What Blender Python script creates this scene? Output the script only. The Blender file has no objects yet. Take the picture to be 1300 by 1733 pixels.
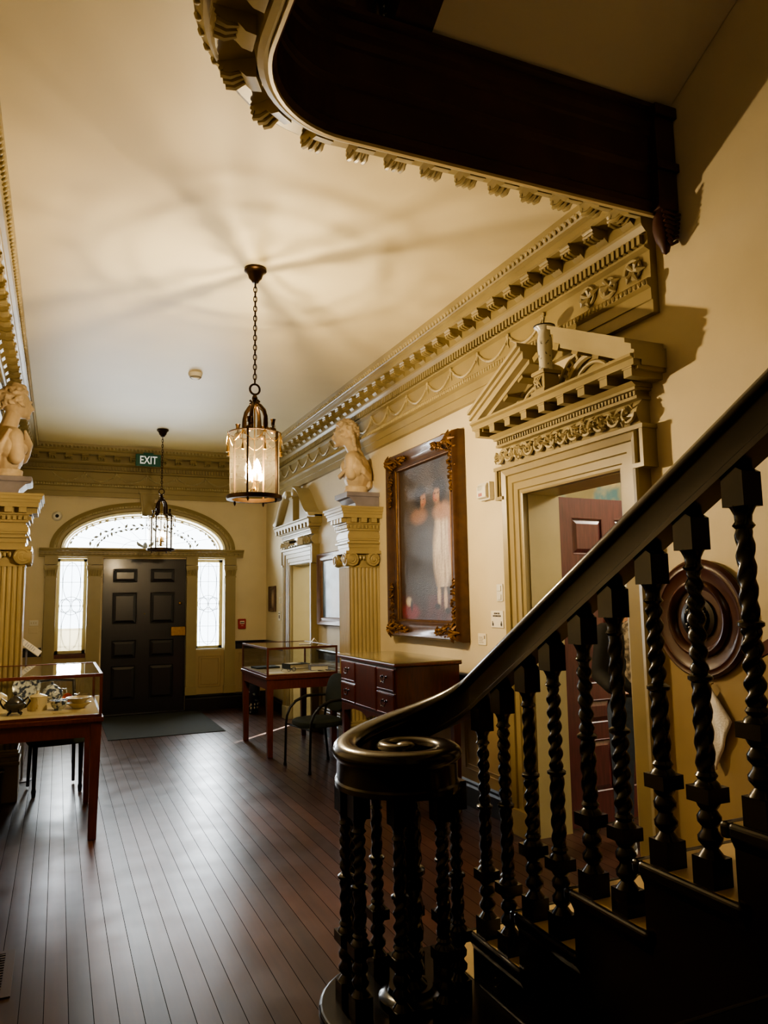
import bpy, bmesh, math, random
from mathutils import Vector, Matrix
R = math.radians
PI = math.pi
random.seed(7)
sc = bpy.context.scene
COL = sc.collection

# ------------------------------------------------------------------ colour / materials
def lin(h):
    h = h.lstrip('#')
    o = []
    for i in (0, 2, 4):
        c = int(h[i:i+2], 16) / 255
        o.append(c / 12.92 if c <= .04045 else ((c + .055) / 1.055) ** 2.4)
    return tuple(o)

def mat(name, col, rough=.5, metal=0., var=.0, vscale=6., bump=0., bscale=60., coat=0., emis=None, estr=0., stretch=None, spec=.5):
    m = bpy.data.materials.new(name); m.use_nodes = True
    nt = m.node_tree; b = nt.nodes['Principled BSDF']
    c = lin(col) if isinstance(col, str) else col
    b.inputs['Base Color'].default_value = (*c, 1)
    b.inputs['Roughness'].default_value = rough
    b.inputs['Metallic'].default_value = metal
    b.inputs['Coat Weight'].default_value = coat
    b.inputs['Coat Roughness'].default_value = .12
    b.inputs['Specular IOR Level'].default_value = spec
    if emis:
        b.inputs['Emission Color'].default_value = (*(lin(emis) if isinstance(emis, str) else emis), 1)
        b.inputs['Emission Strength'].default_value = estr
    if var or bump:
        tc = nt.nodes.new('ShaderNodeTexCoord')
        mp = nt.nodes.new('ShaderNodeMapping')
        nt.links.new(tc.outputs['Object'], mp.inputs[0])
        if stretch: mp.inputs['Scale'].default_value = stretch
    if var:
        n = nt.nodes.new('ShaderNodeTexNoise'); n.inputs['Scale'].default_value = vscale; n.inputs['Detail'].default_value = 5
        nt.links.new(mp.outputs[0], n.inputs['Vector'])
        r = nt.nodes.new('ShaderNodeMapRange')
        r.inputs[1].default_value = .3; r.inputs[2].default_value = .7
        r.inputs[3].default_value = 1 - var; r.inputs[4].default_value = 1 + var
        nt.links.new(n.outputs['Fac'], r.inputs[0])
        mx = nt.nodes.new('ShaderNodeMix'); mx.data_type = 'RGBA'; mx.blend_type = 'MULTIPLY'
        mx.inputs[0].default_value = 1; mx.inputs[6].default_value = (*c, 1)
        nt.links.new(r.outputs[0], mx.inputs[7])
        nt.links.new(mx.outputs[2], b.inputs['Base Color'])
    if bump:
        n2 = nt.nodes.new('ShaderNodeTexNoise'); n2.inputs['Scale'].default_value = bscale; n2.inputs['Detail'].default_value = 3
        nt.links.new(mp.outputs[0], n2.inputs['Vector'])
        bp = nt.nodes.new('ShaderNodeBump'); bp.inputs['Strength'].default_value = bump; bp.inputs['Distance'].default_value = .01
        nt.links.new(n2.outputs['Fac'], bp.inputs['Height'])
        nt.links.new(bp.outputs[0], b.inputs['Normal'])
    return m

def glass_mat(name, tint=(1, 1, 1), refl=1.0, rough=.02, film=0.0, filmcol=(1, 1, 1)):
    m = bpy.data.materials.new(name); m.use_nodes = True
    nt = m.node_tree; nt.nodes.remove(nt.nodes['Principled BSDF'])
    out = nt.nodes['Material Output']
    tr = nt.nodes.new('ShaderNodeBsdfTransparent'); tr.inputs[0].default_value = (*tint, 1)
    gl = nt.nodes.new('ShaderNodeBsdfGlossy'); gl.inputs['Roughness'].default_value = rough
    lw = nt.nodes.new('ShaderNodeLayerWeight'); lw.inputs[0].default_value = .5
    pw = nt.nodes.new('ShaderNodeMath'); pw.operation = 'POWER'; pw.inputs[1].default_value = 4.5; nt.links.new(lw.outputs['Facing'], pw.inputs[0])
    fr = nt.nodes.new('ShaderNodeMath'); fr.operation = 'MULTIPLY_ADD'; fr.inputs[1].default_value = .9; fr.inputs[2].default_value = .07; fr.use_clamp = True; nt.links.new(pw.outputs[0], fr.inputs[0])
    mu = nt.nodes.new('ShaderNodeMath'); mu.operation = 'MULTIPLY'; mu.inputs[1].default_value = refl
    nt.links.new(fr.outputs[0], mu.inputs[0])
    mx = nt.nodes.new('ShaderNodeMixShader')
    nt.links.new(mu.outputs[0], mx.inputs[0]); nt.links.new(tr.outputs[0], mx.inputs[1]); nt.links.new(gl.outputs[0], mx.inputs[2])
    last = mx
    if film:
        tl = nt.nodes.new('ShaderNodeBsdfTranslucent'); tl.inputs[0].default_value = (*filmcol, 1)
        m2 = nt.nodes.new('ShaderNodeMixShader'); m2.inputs[0].default_value = film
        nt.links.new(mx.outputs[0], m2.inputs[1]); nt.links.new(tl.outputs[0], m2.inputs[2]); last = m2
    nt.links.new(last.outputs[0], out.inputs['Surface'])
    return m

def bulb_mat(name, col, strength):
    m = bpy.data.materials.new(name); m.use_nodes = True
    nt = m.node_tree; nt.nodes.remove(nt.nodes['Principled BSDF']); out = nt.nodes['Material Output']
    e = nt.nodes.new('ShaderNodeEmission'); e.inputs[0].default_value = (*col, 1); e.inputs[1].default_value = strength
    t = nt.nodes.new('ShaderNodeBsdfTransparent'); a = nt.nodes.new('ShaderNodeAddShader')
    nt.links.new(e.outputs[0], a.inputs[0]); nt.links.new(t.outputs[0], a.inputs[1]); nt.links.new(a.outputs[0], out.inputs['Surface'])
    return m

def attr_mat(name, rough=.5, bump=0., coat=0., spec=.5, estr=0.):
    m = bpy.data.materials.new(name); m.use_nodes = True
    nt = m.node_tree; b = nt.nodes['Principled BSDF']
    a = nt.nodes.new('ShaderNodeAttribute'); a.attribute_name = 'Col'
    nt.links.new(a.outputs['Color'], b.inputs['Base Color'])
    b.inputs['Roughness'].default_value = rough; b.inputs['Coat Weight'].default_value = coat
    b.inputs['Specular IOR Level'].default_value = spec
    if bump:
        tc = nt.nodes.new('ShaderNodeTexCoord')
        n2 = nt.nodes.new('ShaderNodeTexNoise'); n2.inputs['Scale'].default_value = 110; n2.inputs['Detail'].default_value = 4
        nt.links.new(tc.outputs['Object'], n2.inputs['Vector'])
        bp = nt.nodes.new('ShaderNodeBump'); bp.inputs['Strength'].default_value = bump; bp.inputs['Distance'].default_value = .01
        nt.links.new(n2.outputs['Fac'], bp.inputs['Height']); nt.links.new(bp.outputs[0], b.inputs['Normal'])
    return m

def floor_mat():
    m = bpy.data.materials.new('dark_floorboards'); m.use_nodes = True
    nt = m.node_tree; b = nt.nodes['Principled BSDF']; L = nt.links.new
    g = nt.nodes.new('ShaderNodeNewGeometry'); sp = nt.nodes.new('ShaderNodeSeparateXYZ'); L(g.outputs['Position'], sp.inputs[0])
    def math_(op, a, v=None):
        n = nt.nodes.new('ShaderNodeMath'); n.operation = op
        if hasattr(a, 'links'): L(a, n.inputs[0])
        else: n.inputs[0].default_value = a
        if v is not None:
            if hasattr(v, 'links'): L(v, n.inputs[1])
            else: n.inputs[1].default_value = v
        return n.outputs[0]
    u = math_('DIVIDE', sp.outputs['X'], .0915)
    fl = math_('FLOOR', u); fr = math_('SUBTRACT', u, fl)
    edge = math_('ABSOLUTE', math_('SUBTRACT', fr, .5))
    seam = math_('GREATER_THAN', edge, .485)
    wn = nt.nodes.new('ShaderNodeTexWhiteNoise'); wn.noise_dimensions = '1D'; L(fl, wn.inputs['W'])
    cb = nt.nodes.new('ShaderNodeCombineXYZ'); L(math_('MULTIPLY', sp.outputs['X'], 22), cb.inputs[0]); L(math_('MULTIPLY', sp.outputs['Y'], 1.6), cb.inputs[1]); L(wn.outputs[0], cb.inputs[2])
    n = nt.nodes.new('ShaderNodeTexNoise'); n.inputs['Scale'].default_value = 1.6; n.inputs['Detail'].default_value = 6; L(cb.outputs[0], n.inputs['Vector'])
    t = math_('ADD', math_('MULTIPLY', wn.outputs[0], .45), math_('MULTIPLY', n.outputs['Fac'], .55))
    cr = nt.nodes.new('ShaderNodeValToRGB'); L(t, cr.inputs[0])
    cr.color_ramp.elements[0].position = .2; cr.color_ramp.elements[0].color = (*lin('#2a1a14'), 1)
    cr.color_ramp.elements[1].position = .8; cr.color_ramp.elements[1].color = (*lin('#4b2f22'), 1)
    mx = nt.nodes.new('ShaderNodeMix'); mx.data_type = 'RGBA'; L(seam, mx.inputs[0]); L(cr.outputs[0], mx.inputs[6]); mx.inputs[7].default_value = (.004, .002, .001, 1)
    L(mx.outputs[2], b.inputs['Base Color'])
    # worn, slightly wavy varnish
    cw = nt.nodes.new('ShaderNodeCombineXYZ'); L(math_('MULTIPLY', sp.outputs['X'], 3), cw.inputs[0]); L(math_('MULTIPLY', sp.outputs['Y'], 3), cw.inputs[1])
    nw = nt.nodes.new('ShaderNodeTexNoise'); nw.inputs['Scale'].default_value = 1.3; nw.inputs['Detail'].default_value = 2; L(cw.outputs[0], nw.inputs['Vector'])
    rr = nt.nodes.new('ShaderNodeMapRange'); L(nw.outputs['Fac'], rr.inputs[0]); rr.inputs[1].default_value = .3; rr.inputs[2].default_value = .7; rr.inputs[3].default_value = .29; rr.inputs[4].default_value = .37
    L(rr.outputs[0], b.inputs['Roughness']); L(math_('MULTIPLY', math_('SUBTRACT', 1., seam), .5), b.inputs['Specular IOR Level'])
    h = math_('SUBTRACT', math_('MULTIPLY', nw.outputs['Fac'], .03), math_('MULTIPLY', seam, 1.))
    h = math_('SUBTRACT', h, math_('MULTIPLY', math_('POWER', edge, 4.), 2.5))
    bp = nt.nodes.new('ShaderNodeBump'); bp.inputs['Strength'].default_value = .25; bp.inputs['Distance'].default_value = .004; L(h, bp.inputs['Height']); L(bp.outputs[0], b.inputs['Normal'])
    return m

def marble_pattern(name, base, dark, scale, lo, hi, rough):
    m = mat(name, base, rough); nt = m.node_tree; b = nt.nodes['Principled BSDF']
    tc = nt.nodes.new('ShaderNodeTexCoord'); n = nt.nodes.new('ShaderNodeTexNoise'); n.inputs['Scale'].default_value = scale; n.inputs['Detail'].default_value = 4
    nt.links.new(tc.outputs['Object'], n.inputs['Vector'])
    cr = nt.nodes.new('ShaderNodeValToRGB'); cr.color_ramp.elements[0].position = lo; cr.color_ramp.elements[1].position = hi
    cr.color_ramp.elements[0].color = (*lin(dark), 1); cr.color_ramp.elements[1].color = (*lin(base), 1)
    nt.links.new(n.outputs['Fac'], cr.inputs[0]); nt.links.new(cr.outputs[0], b.inputs['Base Color'])
    return m

M = dict(
    wall=mat('cream_plaster', '#d3c7a9', .62, var=.05, vscale=2.5, bump=.12, bscale=18),
    ceil=mat('ceiling_plaster', '#dacda8', .5, var=.03, vscale=1.5, bump=.12, bscale=3),
    trim=mat('olive_tan_paint', '#958760', .38, var=.05, vscale=5),
    trim_lt=mat('pale_olive_paint', '#aa9e7c', .42, var=.04, vscale=5),
    dado=mat('ochre_wainscot_paint', '#a08d66', .45, var=.04, vscale=4),
    jamb=mat('grey_cream_jamb_paint', '#b9ad83', .45, var=.04),
    matblack=mat('dull_black_paint', '#060505', .8, spec=.05),
    soffit=mat('soffit_plaster', '#d9d2c4', .6),
    floor=floor_mat(),
    black=mat('dark_baseboard_paint', '#17141a', .3),
    stair=mat('near_black_stained_oak', '#120a08', .26, var=.3, vscale=9, coat=.15, stretch=(6, 6, 1)),
    rail=mat('polished_dark_handrail', '#170c07', .25, var=.25, vscale=8, coat=.2),
    fascia=mat('dark_mahogany_fascia', '#3d241b', .42, var=.25, vscale=5, spec=.3),
    tread=mat('tan_worn_tread', '#dcc69a', .35, var=.12, vscale=5),
    runner=mat('red_stair_carpet', '#5a1118', .95, var=.3, vscale=40, bump=.5, bscale=300),
    door=mat('black_painted_door', '#15141d', .3, var=.2, vscale=6, coat=.15, stretch=(8, 8, 1)),
    mahog=mat('red_mahogany', '#4d1d13', .3, var=.35, vscale=7, coat=.3, stretch=(7, 7, 1)),
    casewood=mat('stained_cherry_wood', '#582a1d', .36, var=.25, vscale=9, coat=.15, stretch=(7, 7, 1.5)),
    rosew=mat('brown_rosette_wood', '#3f2016', .3, var=.25, vscale=8, coat=.3),
    doorm=mat('mahogany_door_varnish', '#54282a', .3, var=.3, vscale=6, coat=.5, stretch=(8, 8, 1)),
    bronze=mat('dark_bronze', '#3b2a18', .35, metal=.9, var=.2, vscale=30),
    brass=mat('aged_brass', '#a8843e', .3, metal=1., var=.15, vscale=30),
    gilt=mat('old_gilding', '#6a4c2a', .5, metal=.5, var=.3, vscale=25, bump=.3, bscale=80),
    giltdk=mat('bronzed_frame_wood', '#4d341f', .4, metal=.25, var=.25, vscale=14, coat=.2),
    framewd=mat('brown_frame_wood', '#6a4a2c', .4, var=.2, vscale=14),
    marble=mat('aged_marble', '#c0ad92', .5, var=.14, vscale=9, bump=.2, bscale=30),
    greystone=mat('grey_stone', '#77727a', .5, var=.15, vscale=9),
    white=mat('white_plastic', '#dcd8cc', .4),
    paper=mat('white_paper', '#e9e4d8', .7),
    ink=mat('dark_ink', '#2a211c', .7),
    blackp=mat('black_plastic', '#121214', .35),
    iron=mat('black_steel', '#17171a', .35, metal=.5),
    fabric=mat('dark_green_upholstery', '#1b2420', .9, var=.2, vscale=60, bump=.4, bscale=400),
    green=mat('exit_sign_green', '#0f4a3a', .4, emis='#0f5a45', estr=.12),
    exitw=mat('exit_letter_white', '#f2f4ea', .4, emis='#ffffff', estr=.45),
    red=mat('red_alarm_enamel', '#9c1f26', .35),
    lead=mat('lead_came', '#555553', .6),
    linen=mat('cream_case_lining', '#c9bb98', .85),
    silver=mat('tarnished_silver', '#5c5a5c', .25, metal=1.),
    cream=mat('cream_glazed_ware', '#d8c9a4', .25, coat=.4),
    blueware=marble_pattern('blue_and_white_transferware', '#cfd4d6', '#2b3a56', 34, .44, .56, .2),
    vasewt=marble_pattern('painted_white_porcelain', '#c9c6ba', '#4a4a50', 26, .36, .42, .25),
    umb=marble_pattern('dark_blue_porcelain', '#141c33', '#aab2b8', 9, .34, .42, .2),
    orange=mat('orange_painted_cup', '#c2673f', .3),
    glass=glass_mat('thin_clear_glass'),
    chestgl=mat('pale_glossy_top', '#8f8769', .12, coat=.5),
    casegl=glass_mat('case_glass', tint=(.93, .95, .94), refl=1.3),
    winglass=glass_mat('old_window_glass', tint=(.97, .99, 1.), refl=1.),
    lampgl=glass_mat('lantern_glass', tint=(.97, .93, .86), refl=1.0, film=.004, filmcol=(1., .86, .6)),
    shade=glass_mat('parchment_window_film', tint=(.30, .27, .2), refl=.2, film=.5, filmcol=(.55, .5, .4)),
    bulb=bulb_mat('lit_bulb', (1., .74, .4), 600),
    bulb_dim=bulb_mat('faint_lit_bulb', (1., .8, .5), 5),
    candle=mat('ivory_candle_sleeve', '#e2d2a4', .5),
    matgrey=mat('grey_green_door_mat', '#2e3230', .95, bump=.5, bscale=300),
    vent=mat('brown_metal_grille', '#4a3a2e', .4, metal=.4),
    void=mat('painted_dark_hole', '#050505', .9),
    skin=mat('skin', '#ad8268', .5, var=.05),
    hair=mat('grey_hair', '#a9a49c', .6),
    shirt=marble_pattern('patterned_shirt', '#9a9184', '#4d463e', 30, .4, .6, .8),
    jacket=mat('black_jacket', '#15161a', .8),
    jeans=mat('blue_denim', '#3c4a63', .85, var=.15, vscale=40),
    shoe=mat('grey_shoe', '#7d7f80', .7),
    sole=mat('white_shoe_sole', '#d5d5d0', .6),
    cloth=mat('white_cotton_cloth', '#f0eff2', .9, bump=.4, bscale=90),
    book=mat('dark_green_book_cloth', '#2c3430', .7),
    photo=attr_mat('painted_canvas', .36, bump=.45, coat=0., spec=1.),
    mural=attr_mat('mural_paint', .7),
    bluecanvas=attr_mat('glazed_blue_canvas', .34, bump=.35, coat=.0, spec=.8),
)

# ------------------------------------------------------------------ mesh builder
class MB:
    def __init__(s): s.v = []; s.f = []
    def add(s, vs, fs):
        o = len(s.v); s.v += [tuple(v) for v in vs]; s.f += [tuple(o + i for i in f) for f in fs]; return s
    def box(s, x0, x1, y0, y1, z0, z1, mtx=None):
        vs = [Vector((x, y, z)) for z in (z0, z1) for y in (y0, y1) for x in (x0, x1)]
        if mtx: vs = [mtx @ v for v in vs]
        return s.add(vs, [(0, 2, 3, 1), (4, 5, 7, 6), (0, 1, 5, 4), (2, 6, 7, 3), (0, 4, 6, 2), (1, 3, 7, 5)])
    def frustum(s, c0, c1, h0, h1, z0, z1):
        a = [(c0[0] + sx * h0[0], c0[1] + sy * h0[1], z0) for sx, sy in ((-1, -1), (1, -1), (1, 1), (-1, 1))]
        b = [(c1[0] + sx * h1[0], c1[1] + sy * h1[1], z1) for sx, sy in ((-1, -1), (1, -1), (1, 1), (-1, 1))]
        return s.add(a + b, [(3, 2, 1, 0), (4, 5, 6, 7), (0, 1, 5, 4), (1, 2, 6, 5), (2, 3, 7, 6), (3, 0, 4, 7)])
    def lathe(s, prof, n=24, c=(0, 0), mtx=None, a0=0, a1=2 * PI, cap=True):
        if prof[0] == prof[-1]: cap = False
        full = abs(a1 - a0 - 2 * PI) < 1e-6
        k = n if full else n + 1
        vs = []; fs = []
        for r, z in prof:
            for i in range(k):
                a = a0 + (a1 - a0) * i / n
                p = Vector((c[0] + r * math.cos(a), c[1] + r * math.sin(a), z))
                vs.append(mtx @ p if mtx else p)
        for j in range(len(prof) - 1):
            for i in range(n):
                i2 = (i + 1) % k
                fs.append((j * k + i, j * k + i2, (j + 1) * k + i2, (j + 1) * k + i))
        if full and cap:
            if prof[0][0] > 1e-6: fs.append(tuple(reversed(range(k))))
            if prof[-1][0] > 1e-6: fs.append(tuple((len(prof) - 1) * k + i for i in range(k)))
        return s.add(vs, fs)
    def prism(s, poly, a, b, axis='z', mtx=None):
        def P(p, t):
            v = {'z': (p[0], p[1], t), 'y': (p[0], t, p[1]), 'x': (t, p[0], p[1])}[axis]
            v = Vector(v); return mtx @ v if mtx else v
        n = len(poly)
        vs = [P(p, a) for p in poly] + [P(p, b) for p in poly]
        return s.add(vs, [tuple(reversed(range(n))), tuple(range(n, 2 * n))] + [(i, (i + 1) % n, n + (i + 1) % n, n + i) for i in range(n)])
    def tube(s, path, r, n=8, closed=False, cap=True):
        path = [Vector(p) for p in path]; N = len(path)
        rs = r if isinstance(r, (list, tuple)) else [r] * N
        vs = []; fs = []; up = None
        for i, p in enumerate(path):
            if closed: t = path[(i + 1) % N] - path[i - 1]
            else: t = path[min(i + 1, N - 1)] - path[max(i - 1, 0)]
            t = t.normalized() if t.length > 1e-9 else Vector((0, 0, 1))
            if up is None: up = t.orthogonal().normalized()
            up = (up - t * up.dot(t)); up = up.normalized() if up.length > 1e-6 else t.orthogonal().normalized()
            w = t.cross(up)
            for k in range(n):
                a = 2 * PI * k / n
                vs.append(p + (up * math.cos(a) + w * math.sin(a)) * rs[i])
        for i in range(N if closed else N - 1):
            j = (i + 1) % N
            for k in range(n):
                fs.append((i * n + k, i * n + (k + 1) % n, j * n + (k + 1) % n, j * n + k))
        if cap and not closed:
            fs += [tuple(reversed(range(n))), tuple((N - 1) * n + k for k in range(n))]
        return s.add(vs, fs)
    def sweep(s, path, prof, closed=False, closed_prof=True):
        """prof = (offset to the left of travel, height above the path point)"""
        path = [Vector(p) for p in path]; N = len(path); K = len(prof); vs = []; fs = []
        for i, p in enumerate(path):
            a = path[i - 1] if (closed or i > 0) else None
            b = path[(i + 1) % N] if (closed or i < N - 1) else None
            d1 = (p - a) if a is not None else (b - p); d2 = (b - p) if b is not None else d1
            d1 = Vector((d1.x, d1.y)).normalized(); d2 = Vector((d2.x, d2.y)).normalized()
            n1 = Vector((-d1.y, d1.x)); n2 = Vector((-d2.y, d2.x)); nn = n1 + n2
            nn = nn / max(.25, (1 + n1.dot(n2)))
            for o, z in prof: vs.append((p.x + nn.x * o, p.y + nn.y * o, p.z + z))
        for i in range(N if closed else N - 1):
            j = (i + 1) % N
            for k in range(K if closed_prof else K - 1):
                k2 = (k + 1) % K
                fs.append((i * K + k, j * K + k, j * K + k2, i * K + k2))
        if closed_prof and not closed:
            fs += [tuple(range(K)), tuple(reversed([(N - 1) * K + k for k in range(K)]))]
        return s.add(vs, fs)
    def ball(s, c, r, nu=12, nv=8, mtx=None):
        r = r if isinstance(r, (tuple, list)) else (r, r, r); vs = [(c[0], c[1], c[2] - r[2])]; fs = []
        for j in range(1, nv):
            b = -PI / 2 + PI * j / nv
            for i in range(nu):
                a = 2 * PI * i / nu
                vs.append((c[0] + r[0] * math.cos(b) * math.cos(a), c[1] + r[1] * math.cos(b) * math.sin(a), c[2] + r[2] * math.sin(b)))
        vs.append((c[0], c[1], c[2] + r[2]))
        for i in range(nu): fs.append((0, 1 + (i + 1) % nu, 1 + i))
        for j in range(nv - 2):
            for i in range(nu):
                a = 1 + j * nu; fs.append((a + i, a + (i + 1) % nu, a + nu + (i + 1) % nu, a + nu + i))
        a = 1 + (nv - 2) * nu
        for i in range(nu): fs.append((a + i, a + (i + 1) % nu, len(vs) - 1))
        vs = [Vector(v) for v in vs]
        if mtx: vs = [mtx @ v for v in vs]
        return s.add(vs, fs)
    def capsule(s, a, b, ra, rb, n=14):
        a = Vector(a); b = Vector(b); d = (b - a); Ln = d.length; d = d.normalized()
        path = []; rs = []
        for k in range(5):
            t = PI / 2 * k / 4; path.append(a - d * ra * math.cos(t)); rs.append(max(1e-4, ra * math.sin(t)))
        for k in range(1, 5):
            path.append(a + d * Ln * k / 5); rs.append(ra + (rb - ra) * k / 5)
        for k in range(5):
            t = PI / 2 * k / 4; path.append(b + d * rb * math.sin(t)); rs.append(max(1e-4, rb * math.cos(t)))
        return s.tube(path, rs, n)
    def disc_ring(s, r0, r1, y0, y1, n=40):   # ring in the x-z plane (faces -y)
        return s.lathe([(r0, y0), (r1, y0), (r1, y1), (r0, y1), (r0, y0)], n, mtx=Matrix.Rotation(R(90), 4, 'X'))
    def build(s, name, material, parent=None, smooth=False, bevel=0, seg=2, loc=None, rot=None, remesh=0, sm=0, kind=None, label=None, noise=0):
        me = bpy.data.meshes.new(name); me.from_pydata(s.v, [], s.f); me.update()
        bm = bmesh.new(); bm.from_mesh(me); bmesh.ops.recalc_face_normals(bm, faces=bm.faces); bm.to_mesh(me); bm.free()
        me.materials.append(material)
        if smooth:
            for p in me.polygons: p.use_smooth = True
            if not remesh:
                me.set_sharp_from_angle(angle=R(42))
        o = bpy.data.objects.new(name, me); COL.objects.link(o)
        if parent: o.parent = parent
        if loc: o.location = loc
        if rot: o.rotation_euler = rot
        if bevel:
            md = o.modifiers.new('bevel', 'BEVEL'); md.width = bevel; md.segments = seg; md.limit_method = 'ANGLE'; md.angle_limit = R(40)
        if remesh:
            md = o.modifiers.new('remesh', 'REMESH'); md.mode = 'VOXEL'; md.voxel_size = remesh; md.use_smooth_shade = True
            if sm:
                md = o.modifiers.new('smooth', 'SMOOTH'); md.factor = .5; md.iterations = sm
        if kind: o['kind'] = kind
        if label: o['label'] = label
        return o

def thing(name, label, cat, loc=(0, 0, 0), rz=0, group=None):
    o = bpy.data.objects.new(name, None); COL.objects.link(o); o.empty_display_size = .1
    o.location = loc; o.rotation_euler = (0, 0, rz); o['label'] = label; o['category'] = cat
    if group: o['group'] = group
    return o
def tag(o, label, cat, group=None):
    o['label'] = label; o['category'] = cat
    if group: o['group'] = group
    return o
def copy_tree(o, parent=None):
    c = o.copy(); COL.objects.link(c); c.parent = parent
    for ch in list(o.children): copy_tree(ch, c)
    return c
def copy_part(o, loc, rz=0):
    c = o.copy(); COL.objects.link(c); c.location = loc; c.rotation_euler = (0, 0, rz); return c
def text_mesh(txt, size, name, material, parent, loc, rot, bold=0., align='CENTER'):
    cu = bpy.data.curves.new(name, 'FONT'); cu.body = txt; cu.size = size; cu.align_x = align; cu.align_y = 'CENTER'; cu.extrude = .0008; cu.offset = bold
    ob = bpy.data.objects.new(name, cu); COL.objects.link(ob)
    dg = bpy.context.evaluated_depsgraph_get(); me = bpy.data.meshes.new_from_object(ob.evaluated_get(dg))
    bpy.data.objects.remove(ob); me.name = name; me.materials.clear(); me.materials.append(material)
    o = bpy.data.objects.new(name, me); COL.objects.link(o); o.parent = parent; o.location = loc; o.rotation_euler = rot
    return o
def painted(name, x0, x1, z0, z1, nx, nz, fn, material, parent=None, y=0.):
    vs = [(x0 + (x1 - x0) * i / nx, y, z0 + (z1 - z0) * j / nz) for j in range(nz + 1) for i in range(nx + 1)]
    fs = [(j * (nx + 1) + i, j * (nx + 1) + i + 1, (j + 1) * (nx + 1) + i + 1, (j + 1) * (nx + 1) + i) for j in range(nz) for i in range(nx)]
    me = bpy.data.meshes.new(name); me.from_pydata(vs, [], fs)
    ca = me.color_attributes.new('Col', 'FLOAT_COLOR', 'POINT')
    buf = []
    for j in range(nz + 1):
        for i in range(nx + 1):
            c = fn(i / nx, j / nz); buf += [c[0], c[1], c[2], 1]
    ca.data.foreach_set('color', buf)
    me.materials.append(material)
    o = bpy.data.objects.new(name, me); COL.objects.link(o)
    if parent: o.parent = parent
    return o
from mathutils import noise as mnoise
def nz_(x, y, z=0., s=1.): return mnoise.fractal(Vector((x * s, y * s, z)), 1., 2., 4)
def mixc(a, b, t):
    t = max(0., min(1., t)); return tuple(a[i] + (b[i] - a[i]) * t for i in range(3))
def blob(u, v, cu, cv, ru, rv, soft=.35):
    d = math.sqrt(((u - cu) / ru) ** 2 + ((v - cv) / rv) ** 2)
    return max(0., min(1., (1 + soft - d) / (2 * soft)))
def arc(cx, cy, r, a0, a1, n, z=None):
    return [(cx + r * math.cos(R(a0 + (a1 - a0) * i / n)), cy + r * math.sin(R(a0 + (a1 - a0) * i / n))) + (() if z is None else (z,)) for i in range(n + 1)]

# ------------------------------------------------------------------ camera
cam = bpy.data.cameras.new('camera'); co = bpy.data.objects.new('camera', cam); COL.objects.link(co); sc.camera = co
Rm = Matrix(((.91719, -.03255, -.39712), (-.39815, -.11360, -.91026), (-.01548, .99299, -.11716)))
co.matrix_world = Matrix.Translation((0, 0, 1.62)) @ Rm.to_4x4()
cam.sensor_fit = 'AUTO'; cam.sensor_width = 36; cam.lens = 1262 / 1733 * 36; cam.clip_start = .02
CX = 1.21; XL = -.61; XR = 3.05; YF = 11.75; ZC = 3.935

# ================================================================== SETTING
S = dict(kind='structure')
# ---- floor and ceilings
MB().box(-.9, 8.2, -4.4, 12.4, -.12, 0).build('floor', M['floor'], **S)
well = [(XL - .1, -4.2), (.67, -4.2), (.67, 2.51)] + arc(1.12, 2.51, .45, 180, 90, 14)[1:] + [(XR + .2, 2.96), (XR + .2, YF + .1), (XL - .1, YF + .1)]
MB().prism(well, ZC, ZC + .3).build('ceiling', M['ceil'], **S)
MB().box(-1, 3.4, -4.4, 7.2, 8.0, 8.1).build('ceiling_upper', M['ceil'], **S)
# ---- right wall with two doorways (near: y 3.41-4.42, far: y 9.33-10.25)
ND = (3.41, 4.42, 2.355); FD = (9.33, 10.25, 2.13); XO = 3.30
w = MB()
w.box(XR, XO, -4.3, ND[0], 0, 8); w.box(XR, XO, ND[0], ND[1], ND[2], 4.3); w.box(XR, XO, ND[1], FD[0], 0, 4.3)
w.box(XR, XO, FD[0], FD[1], FD[2], 4.3); w.box(XR, XO, FD[1], YF + .3, 0, 4.3); w.box(XR, XO, ND[0], 7.1, 4.3, 8)
w.build('wall_right', M['wall'], **S)
MB().box(XL - .2, XL, -4.3, YF + .3, 0, 8).build('wall_left', M['wall'], **S)
MB().box(XL, 3.3, -4.4, -4.2, 0, 8).build('wall_back', M['wall'], **S)
MB().box(XL, 3.3, 6.9, 7.1, ZC + .3, 8).build('wall_upper_hall', M['wall'], **S)
# ---- front wall: door, two sidelights, elliptical fanlight
FX, FZ, FA, FB = 1.2, 2.43, 1.15, .535
T = .30
w = MB()
ops = [(-.03, .38, .92), (.595, 1.80, 0), (1.95, 2.37, .92)]
x = XL
for a, b, zb in ops:
    w.box(x, a, YF, YF + T, 0, 2.29)
    if zb: w.box(a, b, YF, YF + T, 0, zb)
    x = b
w.box(x, XR, YF, YF + T, 0, 2.29); w.box(XL, XR, YF, YF + T, 2.29, FZ)
w.box(XL, FX - FA, YF, YF + T, FZ, 4.25); w.box(FX + FA, XR, YF, YF + T, FZ, 4.25)
N = 32
for i in range(N):
    a0 = PI - PI * i / N; a1 = PI - PI * (i + 1) / N
    p0 = (FX + FA * math.cos(a0), FZ + FB * math.sin(a0)); p1 = (FX + FA * math.cos(a1), FZ + FB * math.sin(a1))
    w.prism([p0, p1, (p1[0], 4.25), (p0[0], 4.25)], YF, YF + T, 'y')
w.build('wall_front', M['wall'], **S)

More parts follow.
